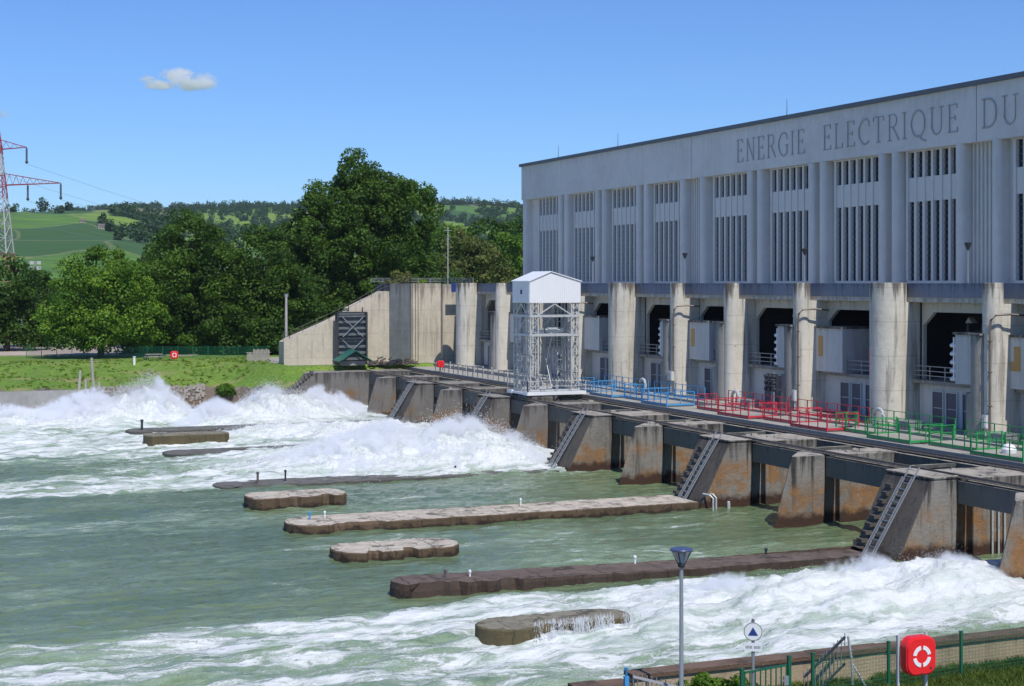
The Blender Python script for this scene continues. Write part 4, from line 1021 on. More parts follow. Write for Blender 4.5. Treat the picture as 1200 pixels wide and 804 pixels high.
def leaf_cloud(cen, rad, per, size, flat=1.0):
    """cen (n,3), rad (n,), leaves per clump -> quads with tint"""
    n = len(cen); c = np.repeat(cen, per, 0); r = np.repeat(rad, per); N = len(c)
    d = RNG.normal(size=(N, 3)); d /= np.linalg.norm(d, axis=1)[:,None]
    p = c + d*(r*(.45 + .6*RNG.random(N)**.6))[:,None]*np.array([1, 1, flat])
    nn = d + RNG.normal(size=(N, 3))*.75 + np.array([0,0,.35]); nn /= np.linalg.norm(nn, axis=1)[:,None]
    t = np.cross(nn, RNG.normal(size=(N, 3))); t /= np.linalg.norm(t, axis=1)[:,None]; b = np.cross(nn, t)
    s = size*(.6 + .8*RNG.random(N)); t = t*(s*.5)[:,None]; b = b*(s*.36)[:,None]
    V = np.stack([p - t, p - b*1.0 + t*.1, p + t, p + b + t*.1], 1).reshape(-1, 3)
    F = np.arange(N*4).reshape(-1, 4)
    tc = np.repeat(RNG.random(n), per)*.75 + RNG.random(N)*.25
    return V, F, np.repeat(tc, 4)
def tree(name, base, top, cx, cy, lobes, mat, label, cat='tree', group='trees on the far bank', leaf=.42, per=150, clump=1.5, trunk_r=.45, dens=1.0):
    """lobes: (dx, dy, z, rx, ry, rz) ellipsoids of the crown"""
    e = empty(name, (cx, cy, base), label, cat, group)
    C = []; Rr = []
    for dx, dy, z, rx, ry, rz in lobes:
        area = 4*math.pi*((rx*ry)**1.6/3 + 2*(rx*rz)**1.6/3)**(1/1.6)
        n = int(area/(clump**2)*.46*dens)
        d = RNG.normal(size=(n, 3)); d /= np.linalg.norm(d, axis=1)[:,None]
        k = .62 + .42*RNG.random(n)**.7 + .10*np.sin(d[:,0]*5 + d[:,2]*4 + dx)
        C.append(np.stack([cx + dx + d[:,0]*rx*k, cy + dy + d[:,1]*ry*k, z + d[:,2]*rz*k], -1)); Rr.append(clump*(.55 + .8*RNG.random(n)))
    C = np.concatenate(C); Rr = np.concatenate(Rr); ok = C[:,2] > base + .8; C = C[ok]; Rr = Rr[ok]
    V, F, T = leaf_cloud(C, Rr, per, leaf, .75)
    fast_mesh('crown', V, F, LF[mat], e, {'tint': T})
    mb = MB(); zt = base + (top-base)*.62
    mb.tube([(cx, cy, base-.3), (cx+.15, cy, base + (zt-base)*.3), (cx-.1, cy+.2, base + (zt-base)*.65), (cx+.2, cy, zt)], trunk_r, 9, r1=trunk_r*.35)
    for dx, dy, z, rx, ry, rz in lobes:
        for _ in range(3):
            zb = base + (top-base)*random.uniform(.15, .45)
            ex = (cx + dx + random.uniform(-.5,.5)*rx, cy + dy + random.uniform(-.5,.5)*ry, z + random.uniform(-.2,.5)*rz)
            mb.tube([(cx, cy, zb), (cx*.45 + ex[0]*.55, cy*.45 + ex[1]*.55, zb*.4 + ex[2]*.6), ex], trunk_r*.35, 6, r1=trunk_r*.08)
    mb.build('trunk', MAT['bark'], e, smooth=True)
def T(x, Z): 
    X = (x-600)/1800*Z; return W2(X, Z)
S = lambda Z: Z/1800
def zz(y, Z): return 15 + (332-y)*Z/1800
# big trees; crowns given as lobes in metres around the trunk
cx, cy = T(118, 206)
tree('broadleaf_tree', 5, 20.4, cx, cy, [(-2.5,0,12.5,4.5,4.5,4.2),(2.8,.5,13,4.6,4.5,4.4),(0,0,16.5,3.9,4,3.5),(-5,0,10,3.2,3.5,3.2),(5.6,0,10,3.0,3.5,3.3),(0,-1.5,9.5,5.5,4,3.0)], 'bright', 'round bright green tree standing forward on the grass at the left', trunk_r=.5, leaf=.36, per=190)
cx, cy = T(228, 217)
tree('broadleaf_tree', 5, 25.5, cx, cy, [(0,0,19,5.4,5,5.6),(-3.5,0,14,5,5,5),(3.5,0,15,5,5,5.5),(0,-1,10,6.5,4.5,4)], 'deep', 'tall rounded green tree in the middle of the grove, second from the left', leaf=.38, per=180)
cx, cy = T(300, 219)
tree('broadleaf_tree', 5, 24, cx, cy, [(0,0,17.5,5.2,5,6.2),(-3,0,12,5,5,5),(3.5,0,13,5,5,5),(0,-1,9,6,4.5,4)], 'deep', 'green tree with ragged top between the rounded tree and the tallest tree', leaf=.38, per=180)
cx, cy = T(425, 234)
tree('broadleaf_tree', 5, 36, cx, cy, [(-.3,0,30.3,3.4,4,4.6),(-1.8,0,27.0,6.8,5,4.8),(3.2,0,27,5.4,5,4.4),(-6.6,0,23,4.8,5,5),(7.2,0,25.4,4.6,5,5.2),(0,-.5,20,8.2,6,6.6),(6.5,0,18,4.6,5,5.5),(-7,0,17,4.8,5,5),(0,0,12,9.5,6,6)], 'deep', 'tallest tree of the far bank with a high domed crown', leaf=.40, per=180, clump=1.4, trunk_r=.8)
cx, cy = T(500, 238)
tree('broadleaf_tree', 5, 20, cx, cy, [(0,0,13.5,4.5,4.5,5.5),(-3,0,10,4,4,4)], 'dark', 'low green tree at the right foot of the tallest tree, behind the cream end wall', leaf=.42, per=130)
for i, (x, Z, yt, w, mt, lab) in enumerate(((8,224,300,5.0,'dark','low dark tree cut by the left edge below the pylon'),(46,240,318,5.0,'dark','low dark tree behind the floodlight at the left'),(178,240,304,4.5,'dark','half hidden tree in the gap right of the round bright tree'),(200,245,276,5.5,'dark','dark tree top behind the gap between the two left trees'),(365,240,262,6.0,'dark','dark tree filling the gap left of the tallest tree'),(345,225,320,5,'dark','dark understorey tree behind the concrete pole'),(262,232,340,6,'dark','dark understorey tree deep in the middle of the grove'),(-50,228,296,6,'dark','tree beyond the left edge of the view'))):
    cx, cy = T(x, Z); zt = zz(yt, Z); h = zt - 5
    tree('broadleaf_tree', 5, zt, cx, cy, [(0,0,zt-h*.32,w*.8,w*.8,h*.33),(w*.3,0,5+h*.38,w,w*.8,h*.34),(-w*.4,0,5+h*.33,w*.9,w*.8,h*.3)], mt, lab, leaf=.46, per=110, dens=.8)
for i, (x, Z, yt, w, mt, lab) in enumerate(((545,300,272,8,'olive','pale olive willow behind the thin white mast'),(520,330,262,8,'mid','green tree left of the pale olive willow'),(575,340,258,9,'dark','dark green tree between the willow and the powerhouse corner'),(598,320,275,8,'mid','green tree touching the powerhouse corner'),(610,360,256,8,'dark','dark tree just showing beside the powerhouse roof'))):
    cx, cy = T(x, Z); zt = zz(yt, Z); h = zt - 5
    tree('background_tree', 5, zt, cx, cy, [(0,0,zt-h*.3,w*.75,w*.7,h*.3),(w*.4,0,5+h*.42,w*.8,w*.7,h*.36),(-w*.45,0,5+h*.36,w*.85,w*.7,h*.32)], mt, lab, group='trees behind the far end of the powerhouse', leaf=.6, per=80, clump=1.7)
# undergrowth behind the fence
C = []
for x in np.linspace(150, 345, 90):
    for _ in range(3):
        cx, cy = T(x + random.uniform(-4,4), random.uniform(214, 226)); C.append((cx, cy, random.uniform(5.4, 8.6)))
C = np.array(C); V, F, Tt = leaf_cloud(C, np.full(len(C), 1.5), 90, .42, .8)
tag(fast_mesh('undergrowth', V, F, LF['dark'], None, {'tint': Tt}), 'dark undergrowth below the trees', None, None, 'stuff')
# bushes on top of the abutment and on the banks
def bush(x, y, z, r, mt, lab, per=120, leaf=.3, n=16, grp='small bushes'):
    e = empty('bush', (x, y, z), lab, 'bush', grp)
    C = np.stack([x + RNG.normal(0, r*.5, n), y + RNG.normal(0, r*.35, n), z + np.abs(RNG.normal(r*.3, r*.35, n))], -1)
    V, F, Tt = leaf_cloud(C, np.full(n, r*.42), per, leaf, .9); fast_mesh('foliage', V, F, LF[mt], e, {'tint': Tt})
    mb = MB()
    for i in range(5): mb.tube([(x, y, z-.1), (x + random.uniform(-r,r)*.5, y, z + r*.7)], .03*r, 5)
    mb.build('stem', MAT['bark'], e)
bush(38.8, 183.4, 1.8, 1.3, 'mid', 'small green bush growing from the rocky far bank above the spray')
bush(62.5, 190, 14.6, 1.6, 'olive', 'yellowish bush on top of the end wall')
bush(65, 191, 14.6, 1.3, 'mid', 'green bush on top of the end wall beside the blue board')

# far woods: one mass of small crowns
def wood():
    C = []
    n = 0
    while len(C) < 2100:
        xi = RNG.uniform(-60, 680); Z = RNG.uniform(1000, 3000)
        p = 0
        if Z > 2650 and 60 < xi < 640: p = .95
        elif Z > 1600 and Z < 2600 and xi > 130: p = .5
        elif xi > 480 and Z > 1100: p = .7
        elif 130 < xi < 330 and Z < 1600: p = .28
        elif Z > 2600: p = .35
        if abs(fbm(np.array([xi/60.]), np.array([Z/200.]), 123, 3)[0]) < .1*(1-p): p *= .2
        if 580 < xi < 640 and 1130 < Z < 1330: p = 0
        if 525 < xi < 560 and 2300 < Z < 2650: p *= .1
        if RNG.random() < p: C.append((xi, Z))
    C = np.array(C); Z = C[:,1]; X = (C[:,0]-600)/1800*Z
    h = hill_h(X, Z); wx = .9239*X + .3827*Z; wy = -.3827*X + .9239*Z
    cr = RNG.uniform(4.5, 9, len(C))
    cen = []; rad = []
    for j in range(4):
        cen.append(np.stack([wx + RNG.normal(0, 2.6, len(C)), wy + RNG.normal(0, 2.6, len(C)), h + cr*(.4 + .35*j*RNG.random(len(C)))], -1)); rad.append(cr*.6)
    return leaf_cloud(np.concatenate(cen), np.concatenate(rad), 34, 2.4, 1.0)
V, F, Tt = wood(); tag(fast_mesh('woods', V, F, LF['blue'], None, {'tint': Tt}), 'woods along the ridge of the hills', None, None, 'stuff')
# scattered trees standing alone on the vineyard slope
for i, (xi, Z, lab) in enumerate(((16,1480,'dark round tree on the skyline beside the pylon mast'),(50,1470,'dark tree clump on the skyline right of the pylon'),(70,1400,'small pointed dark tree below the skyline in the vineyard'),(80,1490,'small dark tree on the skyline near the start of the ridge woods'),(121,1150,'single dark tree low in the vineyard slope'))):
    X = (xi-600)/1800*Z; h = float(hill_h(np.array([X]), np.array([float(Z)]))[0]); x, y = W2(X, Z); w = (6,8,4.5,5,5)[i]
    e = empty('hill_tree', (x, y, h), lab, 'tree', 'single trees on the vineyard hill')
    C = np.stack([x + RNG.normal(0, w*.35, 10), y + RNG.normal(0, w*.35, 10), h + np.abs(RNG.normal(w*.8, w*.4, 10))], -1)
    V, F, Tt = leaf_cloud(C, np.full(10, w*.5), 45, 1.8); fast_mesh('crown', V, F, LF['blue'], e, {'tint': Tt})
    mb = MB(); mb.tube([(x, y, h-1), (x, y, h + w)], .4, 6); mb.build('trunk', MAT['bark'], e)
for i, (xi, Z, s, lab) in enumerate(((119,1120,2.6,'small white house at the foot of the vineyard'),(97,1160,2,'narrow pale building below the vineyard, left of the white house'),(178,2050,3.5,'small pale house in the woods of the ridge slope'),(128,1900,3.5,'low pale building on the upper edge of the vineyard'))):
    X = (xi-600)/1800*Z; h = float(hill_h(np.array([X]), np.array([float(Z)]))[0]); x, y = W2(X, Z)
    e = empty('house', (x, y, h), lab, 'house', 'small houses on the hills')
    mb = MB(); mb.box(x-s, x+s, y-s*.7, y+s*.7, h-2, h+s*.9); mb.build('wall', MAT['abut'], e)
    mb = MB(); mb.prism_x([(y-s*.8, h+s*.88), (y+s*.8, h+s*.88), (y, h+s*1.45)], x-s*1.05, x+s*1.05); mb.build('roof', MAT['rail'], e)
    for dx in (-.5, .1, .6):
        mb = MB(); mb.box(x+dx*s-.3, x+dx*s+.5, y-s*.7-.05, y-s*.7-.002, h+.3*s, h+.6*s); mb.build('window', MAT['glass'], e)
# ------------------------------------------------------------------ pylon and masts on the far bank
px_, py_ = W2(-.3345*270, 270)
PY = empty('power_pylon', (px_, py_, 5), 'tall red and white lattice electricity pylon at the left edge of the view', 'pylon')
RX, RY = CR
def pp(u, z, v=0): return (px_ + RX*u + CF[0]*v, py_ + RY*u + CF[1]*v, z)
def hw(z): return 3.4 - (z-5)*(3.4-.45)/(39.2-5) if z < 39.2 else max(.05, .45*(42.6-z)/3.4)
zs = [5, 9.5, 13.5, 17, 20.2, 23, 25.5, 27.8, 30, 32, 34, 36, 37.7, 39.2, 42.6]
for idxs, name in (((0,1),'pylonw'), ((2,3),'pylonr'), ((4,5,6,7),'pylonw'), ((8,9),'pylonr'), ((10,11),'pylonw'), ((12,13),'pylonr')):
    mb = MB()
    for i, (za, zb) in enumerate(zip(zs, zs[1:])):
        if i not in idxs: continue
        c = lambda z: [(-hw(z),-hw(z)),(hw(z),-hw(z)),(hw(z),hw(z)),(-hw(z),hw(z))]
        A_, B_ = c(za), c(zb)
        for j in range(4):
            mb.bar(pp(A_[j][0], za, A_[j][1]), pp(B_[j][0], zb, B_[j][1]), .2)
            k2 = (j+1) % 4
            mb.bar(pp(A_[j][0], za, A_[j][1]), pp(B_[k2][0], zb, B_[k2][1]), .09); mb.bar(pp(A_[k2][0], za, A_[k2][1]), pp(B_[j][0], zb, B_[j][1]), .09)
            mb.bar(pp(B_[j][0], zb, B_[j][1]), pp(B_[k2][0], zb, B_[k2][1]), .1)
    mb.build('mast', MAT[name], PY)
def arm(z, L, hgt):
    for sg in (-1, 1):
        mb = MB(); tip = pp(sg*L, z - .1)
        w = hw(z)
        for v in (-w, w):
            mb.bar(pp(sg*w, z-.45, v), tip, .13); mb.bar(pp(sg*w, z + hgt, v), tip, .13)
        n = int(L/1.3)
        for i in range(n):
            t0, t1 = i/n, (i+.5)/n; t2 = (i+1)/n
            lo = lambda t: pp(sg*(w + (L-w)*t), z-.45 + .35*t, w*(1-t)); up = lambda t: pp(sg*(w + (L-w)*t), z + hgt*(1-t), w*(1-t))
            mb.bar(lo(t0), up(t1), .06); mb.bar(up(t1), lo(t2), .06)
        mb.build('cross_arm', MAT['pylonr'], PY)
arm(39.0, 5.0, 1.2); arm(32.7, 11.0, 1.6)
ends = []
for u, z in ((5,38.9),(-5,38.9),(11,32.6),(5.2,32.4),(-11,32.6),(-5.2,32.4)):
    mb = MB(); mb.lathe(*pp(u, 0)[:2], [(.05, z), (.17, z-.3), (.17, z-2.3), (.3, z-2.6), (.08, z-2.9)], 8); mb.build('insulator', MAT['insul'], PY, smooth=True); ends.append((u, z-2.9))
for u, z in ends:
    mb = MB(); a = Vector(pp(u, z)); b = Vector(pp(u + 190*.55, 20, 300)); pts = [a.lerp(b, t) + Vector((0, 0, -22*4*t*(1-t)*.35)) for t in [i/14 for i in range(15)]]
    mb.tube(pts, .022, 4); mb.build('cable', MAT['greyp'], PY)
# slender posts
def simple(name, parts, label, cat, loc, group=None):
    e = empty(name, loc, label, cat, group)
    for nm, mb, mt in parts: mb.build(nm, MAT[mt], e, smooth=(nm in ('pole', 'mast')))
    return e
mb = MB(); mb.lathe(47.6, 189.0, [(.20, 4.6), (.15, 13.6)], 10); mb2 = MB(); mb2.box(47.4, 47.8, 188.85, 189.15, 13.3, 13.66)
simple('concrete_pole', [('pole', mb, 'pole'), ('cap', mb2, 'greyp')], 'bare grey concrete pole at the left end of the cream stair wall', 'pole', (47.6, 189, 5))
mb = MB(); mb.lathe(74.0, 202.1, [(.10, 5), (.06, 22.9)], 8); mb2 = MB(); mb2.bar((73.4,202.1,22.4),(74.6,202.1,22.4),.05); mb2.bar((73.7,202.1,21.2),(74.3,202.1,21.2),.05)
simple('thin_mast', [('mast', mb, 'lattice'), ('antenna', mb2, 'lattice')], 'very thin pale mast rising behind the far terrace', 'mast', (74, 202, 5))
fx, fy = T(41, 226); zf = zz(314, 226)
mb = MB(); mb.lathe(fx, fy, [(.09, 5), (.06, zf)], 8); mb2 = MB()
for dx in (-.5, .5):
    for dz in (0, .75): mb2.box(fx+dx-.3, fx+dx+.3, fy-.35, fy-.1, zf+dz-.25, zf+dz+.25)
mb2.bar((fx-.9,fy,zf),(fx+.9,fy,zf),.08); mb2.bar((fx,fy,zf-.2),(fx,fy,zf+1),.08)
simple('floodlight_mast', [('pole', mb, 'darkmetal'), ('lamp_cluster', mb2, 'lattice')], 'grey floodlight cluster on a mast at the left before the trees', 'floodlight', (fx, fy, 5))
# mooring piles on the bank
e = empty('mooring_piles', (22.6, 182, 1), 'group of leaning weathered grey wooden piles on the far bank at the left', 'mooring piles')
for x, lean, h in ((21.3,.5,5.6),(22.2,.15,4.6),(23.3,-.35,7.0),(23.9,-.1,4.2)):
    mb = MB(); mb.tube([(x, 181.6, .2), (x+lean*.9, 182.2, h-.6)], .22, 8, r1=.15); mb.build('pile', MAT['wood'], e, smooth=True)
mb = MB(); mb.bar((21.1,181.7,2.6),(24,181.9,2.9),.2); mb.build('cross_timber', MAT['wood'], e)
mb = MB(); mb.box(29.9,30.15,196.5,196.7,4.3,5.7); mb.box(29.85,30.2,196.45,196.75,5.7,5.8); tag(mb.build('marker_post', MAT['white']), 'small white marker post in the far grass', 'post')
# far fence
e = empty('far_fence', (38, 206, 5), 'dark wire fence along the top of the far grass bank under the trees', 'fence')
A0, B0 = Vector((18.5, 213.5, 4.9)), Vector((48.5, 202.3, 4.9))
for i in range(17):
    p = A0.lerp(B0, i/16); mb = MB(); mb.bar(p, p + Vector((0,0,1.75)), .07); mb.build('post', MAT['dgreen'], e)
mb = MB()
for j in range(12): z = .1 + j*.14; mb.bar(A0 + Vector((0,0,z)), B0 + Vector((0,0,z)), .022)
n = 230
for i in range(n): p = A0.lerp(B0, i/n); mb.bar(p, p + Vector((0,0,1.7)), .016)
mb.build('wire_mesh', MAT['dgreen'], e)
e = empty('board_fence', (45.8, 196, 5), 'short pale grey board fence beside the concrete pole', 'fence')
mb = MB()
for i in range(11): mb.box(44.2+i*.27, 44.2+i*.27+.24, 196-.04, 196, 4.8, 6.4 + .1*(i%2) - .5*(i<3))
mb.build('board', MAT['wood'], e)
mb = MB(); mb.box(44.1, 47.3, 196.005, 196.08, 5.3, 5.4); mb.box(44.1, 47.3, 196.005, 196.08, 6.0, 6.1); mb.build('cross_rail', MAT['wood'], e)
e = empty('picnic_table', (33.5, 203, 5), 'dark picnic table on the grass left of the far lifebuoy', 'table')
mb = MB(); mb.box(32.4, 34.6, 202.6, 203.4, 5.7, 5.78); mb.build('table_top', MAT['wood'], e)
mb = MB(); mb.box(32.4, 34.6, 202.0, 202.3, 5.4, 5.46); mb.box(32.4, 34.6, 203.7, 204.0, 5.4, 5.46); mb.build('bench', MAT['wood'], e)
mb = MB()
for x in (32.7, 34.3): mb.bar((x,202.1,5),(x,202.9,5.75),.1); mb.bar((x,203.9,5),(x,203.1,5.75),.1)
mb.build('leg', MAT['darkmetal'], e)

# ------------------------------------------------------------------ near bank: wall, fence, gate, lamp, sign, lifebuoy
e = empty('river_wall', (30, 37.2, 3), 'tan concrete river wall with a dark brown coping behind the fence at the bottom right', 'retaining wall')
mb = MB(); mb.box(18.9, 75, 37.0, 37.5, -1, 4.33); mb.build('wall', MAT['nearwall'], e)
mb = MB(); mb.box(17.3, 18.89, 37.0, 37.5, -1, 4.05); mb.build('lower_wall', MAT['nearwall'], e)
mb = MB(); x = 18.85
while x < 75:
    w = random.uniform(1.2, 2.6); mb.box(x, x+w-.004, 36.93+random.uniform(-.012,.012), 37.55, 4.335, 4.45+random.uniform(-.012,.012)); x += w
mb.build('coping', MAT['coping'], e)
mb = MB(); mb.box(17.2, 18.0, 36.93, 37.6, 4.055, 4.25); mb.box(18.004, 18.8, 36.95, 37.58, 4.055, 4.23); mb.build('coping', MAT['coping'], e)
for x in (32.55, 33.0): mb = MB(); mb.box(x-.14, x+.14, 36.9, 36.998, 3.5, 4.27); mb.build('pilaster', MAT['pole'], e)

e = empty('garden_fence', (29, 35.8, 3.6), 'green wire mesh fence with dark green posts at the bottom right', 'fence')
pf = [(23.5,35.4),(26.2,35.7),(28.9,35.95),(31.6,36.1),(34.3,36.2),(37,36.3),(39.7,36.4)]
for x, y in pf:
    mb = MB(); mb.bar((x,y,3.5),(x,y,4.95),.075); mb.box(x-.045,x+.045,y-.045,y+.045,4.95,4.98); mb.build('post', MAT['dgreen'], e)
mb = MB()
for (xa,ya),(xb,yb) in zip(pf, pf[1:]):
    for z in np.arange(3.65, 4.9, .1): mb.bar((xa,ya,z),(xb,yb,z),.007 if abs(z-4.65) > .06 and abs(z-3.95) > .06 else .014)
    for i in range(1, 50): t = i/50; x = xa+(xb-xa)*t; y = ya+(yb-ya)*t; mb.bar((x,y,3.6),(x,y,4.88),.006)
mb.build('wire_mesh', MAT['dgreen'], e)

e = empty('green_gate', (21.9, 35.3, 3.6), 'small dark green barred gate behind the triangle sign', 'gate')
for x, y, h in ((21.1,35.1,4.85),(22.75,35.4,4.97)): mb = MB(); mb.bar((x,y,3.5),(x,y,h),.09); mb.build('post', MAT['dgreen'], e)
mb = MB(); a, b = Vector((21.2,35.12,0)), Vector((22.65,35.38,0))
for z in (3.75, 4.72): mb.bar(a+Vector((0,0,z)), b+Vector((0,0,z)), .05)
for i in range(9): p = a.lerp(b, i/8); mb.bar(p+Vector((0,0,3.75)), p+Vector((0,0,4.72)), .028)
mb.build('bars', MAT['dgreen'], e)
mb = MB(); mb.box(22.52,22.66,35.28,35.33,4.2,4.45); mb.bar((22.5,35.26,4.35),(22.4,35.2,4.35),.03); mb.build('handle', MAT['greyp'], e)

def stair_rail(x0, y0, z0, x1, y1, z1, label, mt, n, drop=1.0):
    e = empty('stair_railing', ((x0+x1)/2, (y0+y1)/2, min(z0,z1)-drop), label, 'railing', 'river stair railings')
    mb = MB(); mb.bar((x0,y0,z0),(x1,y1,z1),.06); mb.bar((x0,y0,z0-drop),(x1,y1,z1-drop),.05); mb.build('handrail', MAT[mt], e)
    mb = MB()
    for i in range(n): t = i/(n-1); x,y,z = x0+(x1-x0)*t, y0+(y1-y0)*t, z0+(z1-z0)*t; mb.bar((x,y,z-drop),(x,y,z+.12),.02)
    mb.build('bars', MAT['greyp'], e)
    return e
stair_rail(23.75, 36.2, 4.1, 25.3, 36.5, 5.0, 'sloping dark handrail with thin upright bars going down to the river behind the green fence', 'darkmetal', 12, .75)
e2 = stair_rail(18.5, 36.3, 4.6, 20.1, 35.9, 4.15, 'low curved handrail with thin bars beside the blue post at the bottom', 'pylonw', 14, .6)
mb = MB(); mb.lathe(18.35, 36.4, [(.035,3.5),(.035,4.75),(.055,4.78),(.055,4.83)], 10); mb.box(18.29,18.41,36.35,36.45,4.3,4.6); tag(mb.build('blue_post', MAT['bluep'], smooth=True), 'short light blue post at the left end of the river wall', 'post')
mb = MB(); mb.tube([(25.35,36.2,3.6),(25.32,36.2,4.4),(25.2,36.2,5.1)], .035, 8); mb.tube([(25.35,36.2,4.3),(25.5,36.1,4.0),(25.7,36.0,3.6)], .03, 8); mb.box(25.25,25.42,36.1,36.3,3.55,3.66)
tag(mb.build('bent_post', MAT['lattice'], smooth=True), 'thin bent pale steel post left of the red lifebuoy cabinet', 'post')

# lamp post
lx, ly = 19.4, 35.3
e = empty('street_lamp', (lx, ly, 3.6), 'grey lamp post with a conical glass lantern and flat blue cap in the foreground', 'street lamp')
mb = MB(); mb.lathe(lx, ly, [(.09,3.5),(.09,4.3),(.06,4.4),(.05,7.45),(.042,7.5),(.042,7.62)], 16); mb.build('pole', MAT['postgrey'], e, smooth=True)
mb = MB(); mb.lathe(lx, ly, [(.085,7.6),(.10,7.66),(.10,7.72)], 20); 
for i in range(4): a = R(45+90*i); mb.bar((lx+.09*math.cos(a), ly+.09*math.sin(a), 7.68), (lx+.275*math.cos(a), ly+.275*math.sin(a), 8.04), .02)
mb.build('lantern_frame', MAT['darkmetal'], e)
mb = MB(); mb.lathe(lx, ly, [(.09,7.72),(.262,8.03)], 24); mb.build('lantern_glass', MAT['lampglass'], e, smooth=True)
mb = MB(); mb.lathe(lx, ly, [(.05,7.72),(.05,7.95),(.03,7.98)], 12); mb.build('bulb_tube', MAT['white'], e, smooth=True)
mb = MB(); mb.lathe(lx, ly, [(.30,8.035),(.305,8.06),(.28,8.09),(.1,8.13)], 28); mb.build('cap', MAT['bluecap'], e, smooth=True)

# round sign with a blue triangle
e = empty('round_sign', (21.5, 35.2, 3.6), 'round white sign with a blue triangle above a small white plate on a grey pole', 'sign')
sx, sy = 21.5, 35.2; U = Vector((.86,-.51,0)).normalized(); Nn = Vector((-.51,-.86,0)).normalized(); Cc = Vector((sx, sy, 5.77))
mb = MB(); mb.tube([(sx, sy, 3.5), (sx, sy, 6.07)], .045, 12); mb.build('pole', MAT['postgrey'], e, smooth=True)
def disc(r, off, th, n=40, poly=None):
    pts = poly or [(r*math.cos(2*math.pi*i/n), r*math.sin(2*math.pi*i/n)) for i in range(n)]
    k = len(pts); f = [Cc + U*a + Vector((0,0,b)) + Nn*off for a, b in pts]; g = [p - Nn*th for p in f]
    return MB().add(f+g, [tuple(range(k)), tuple(range(k,2*k))[::-1]] + [(i,(i+1)%k,k+(i+1)%k,k+i) for i in range(k)])
disc(.245, .07, .02).build('rim', MAT['postgrey'], e); disc(.222, .076, .004).build('face', MAT['white'], e)
disc(0, .082, .004, poly=[(-.13,-.10),(.13,-.10),(0,.125)]).build('triangle', MAT['deepblue'], e)
Cc = Vector((sx, sy, 5.36)); disc(0, .07, .02, poly=[(-.235,-.11),(.235,-.11),(.235,.11),(-.235,.11)]).build('plate', MAT['white'], e)
mb = MB()
for i in range(11):
    if i == 5: continue
    a = -.19 + i*.036; q = disc(0, .074, .003, poly=[(a,-.035),(a+.022,-.035),(a+.022,.035+.012*(i%2)),(a,.035)]); mb.add(q.v, q.f)
mb.build('plate_marking', MAT['greyp'], e)
Cc = Vector((sx, sy, 6.05)); disc(.04, .04, .08, 10).build('clamp', MAT['darkmetal'], e)

# lifebuoy cabinet
e = empty('lifebuoy_cabinet', (25.7, 33.7, 3.6), 'large red lifebuoy cabinet with a white ring on two pale posts in the foreground', 'lifebuoy', 'red lifebuoy cabinets')
for x in (25.22, 26.12): mb = MB(); mb.bar((x,33.95,3.5),(x,33.95,5.6 if x < 25.5 else 5.62),.07); mb.build('post', MAT['lattice'], e)
mb = MB(); mb.bar((25.2,33.98,5.55),(26.15,33.98,5.55),.06); mb.build('cross_bar', MAT['lattice'], e)
lifebuoy_box(25.72, 33.62, 5.07, .96, 1.03, .28, e, True)
mb = MB(); mb.box(25.98, 26.03, 33.57, 33.585, 4.72, 4.77); mb.box(25.70,25.74,33.57,33.585,4.585,4.63); mb.build('latch', MAT['darkmetal'], e)

# plants at the wall
bush(20.75, 36.6, 3.75, .5, 'mid', 'leafy green plant climbing the river wall left of the green gate', 170, .09, 26, 'plants at the river wall')
bush(21.6, 36.5, 3.8, .5, 'mid', 'leafy plant behind the bars of the green gate', 150, .09, 16, 'plants at the river wall')
bush(17.9, 36.6, 3.95, .32, 'mid', 'small weed at the left end of the river wall by the blue post', 150, .07, 14, 'plants at the river wall')
# grass of the near bank: blades
def blades(n, x0, x1, y0, y1, z, h, mat, name, lab):
    x = RNG.uniform(x0, x1, n); y = RNG.uniform(y0, y1, n)
    d = fbm(x*.9, y*.9, 9, 3); ok = d > -.35; x, y, d = x[ok], y[ok], d[ok]; n = len(x)
    hh = h*(.45 + .9*RNG.random(n))*(1 + .6*d); a = RNG.uniform(0, 6.28, n); w = .008 + .012*RNG.random(n)
    lean = RNG.normal(0, .3, (n, 2))*hh[:,None]; zb = np.full(n, z-.03)
    p0 = np.stack([x - w*np.cos(a), y - w*np.sin(a), zb], -1); p1 = np.stack([x + w*np.cos(a), y + w*np.sin(a), zb], -1)
    m1 = np.stack([x + lean[:,0]*.4 + w*.7*np.cos(a), y + lean[:,1]*.4 + w*.7*np.sin(a), zb + hh*.6], -1); t = np.stack([x + lean[:,0], y + lean[:,1], zb + hh], -1)
    V = np.stack([p0, p1, m1, t], 1).reshape(-1, 3); F = np.arange(n*4).reshape(-1, 4)
    tag(fast_mesh(name, V, F, mat, None, {'tint': np.repeat(RNG.random(n)*.6 + .3*(d+.5), 4)}), lab, None, None, 'stuff')
GL = leafmat('grass_blades', (.07,.135,.016), (.22,.26,.06), .35)
blades(90000, 17.5, 40, 33.2, 36.95, 3.6, .19, GL, 'grass', 'long green grass on the near bank')
def far_tufts(n):
    x = RNG.uniform(-45, 47, n); y = RNG.uniform(185.2, 204, n); z = bank_h(x, y)
    d = fbm(x*.25, y*.25, 19, 4); ok = d > -.1; x, y, z, d = x[ok], y[ok], z[ok], d[ok]; n = len(x)
    C = np.stack([x, y, z + .05], -1); return leaf_cloud(C, .18 + .25*np.clip(d, 0, 1), 9, .22, .6)
V, F, Tt = far_tufts(2600); tag(fast_mesh('bank_grass', V, F, leafmat('bank_grass_leaves', (.13,.23,.022), (.24,.33,.05), .4), None, {'tint': Tt}), 'tufts of grass on the far bank', None, None, 'stuff')
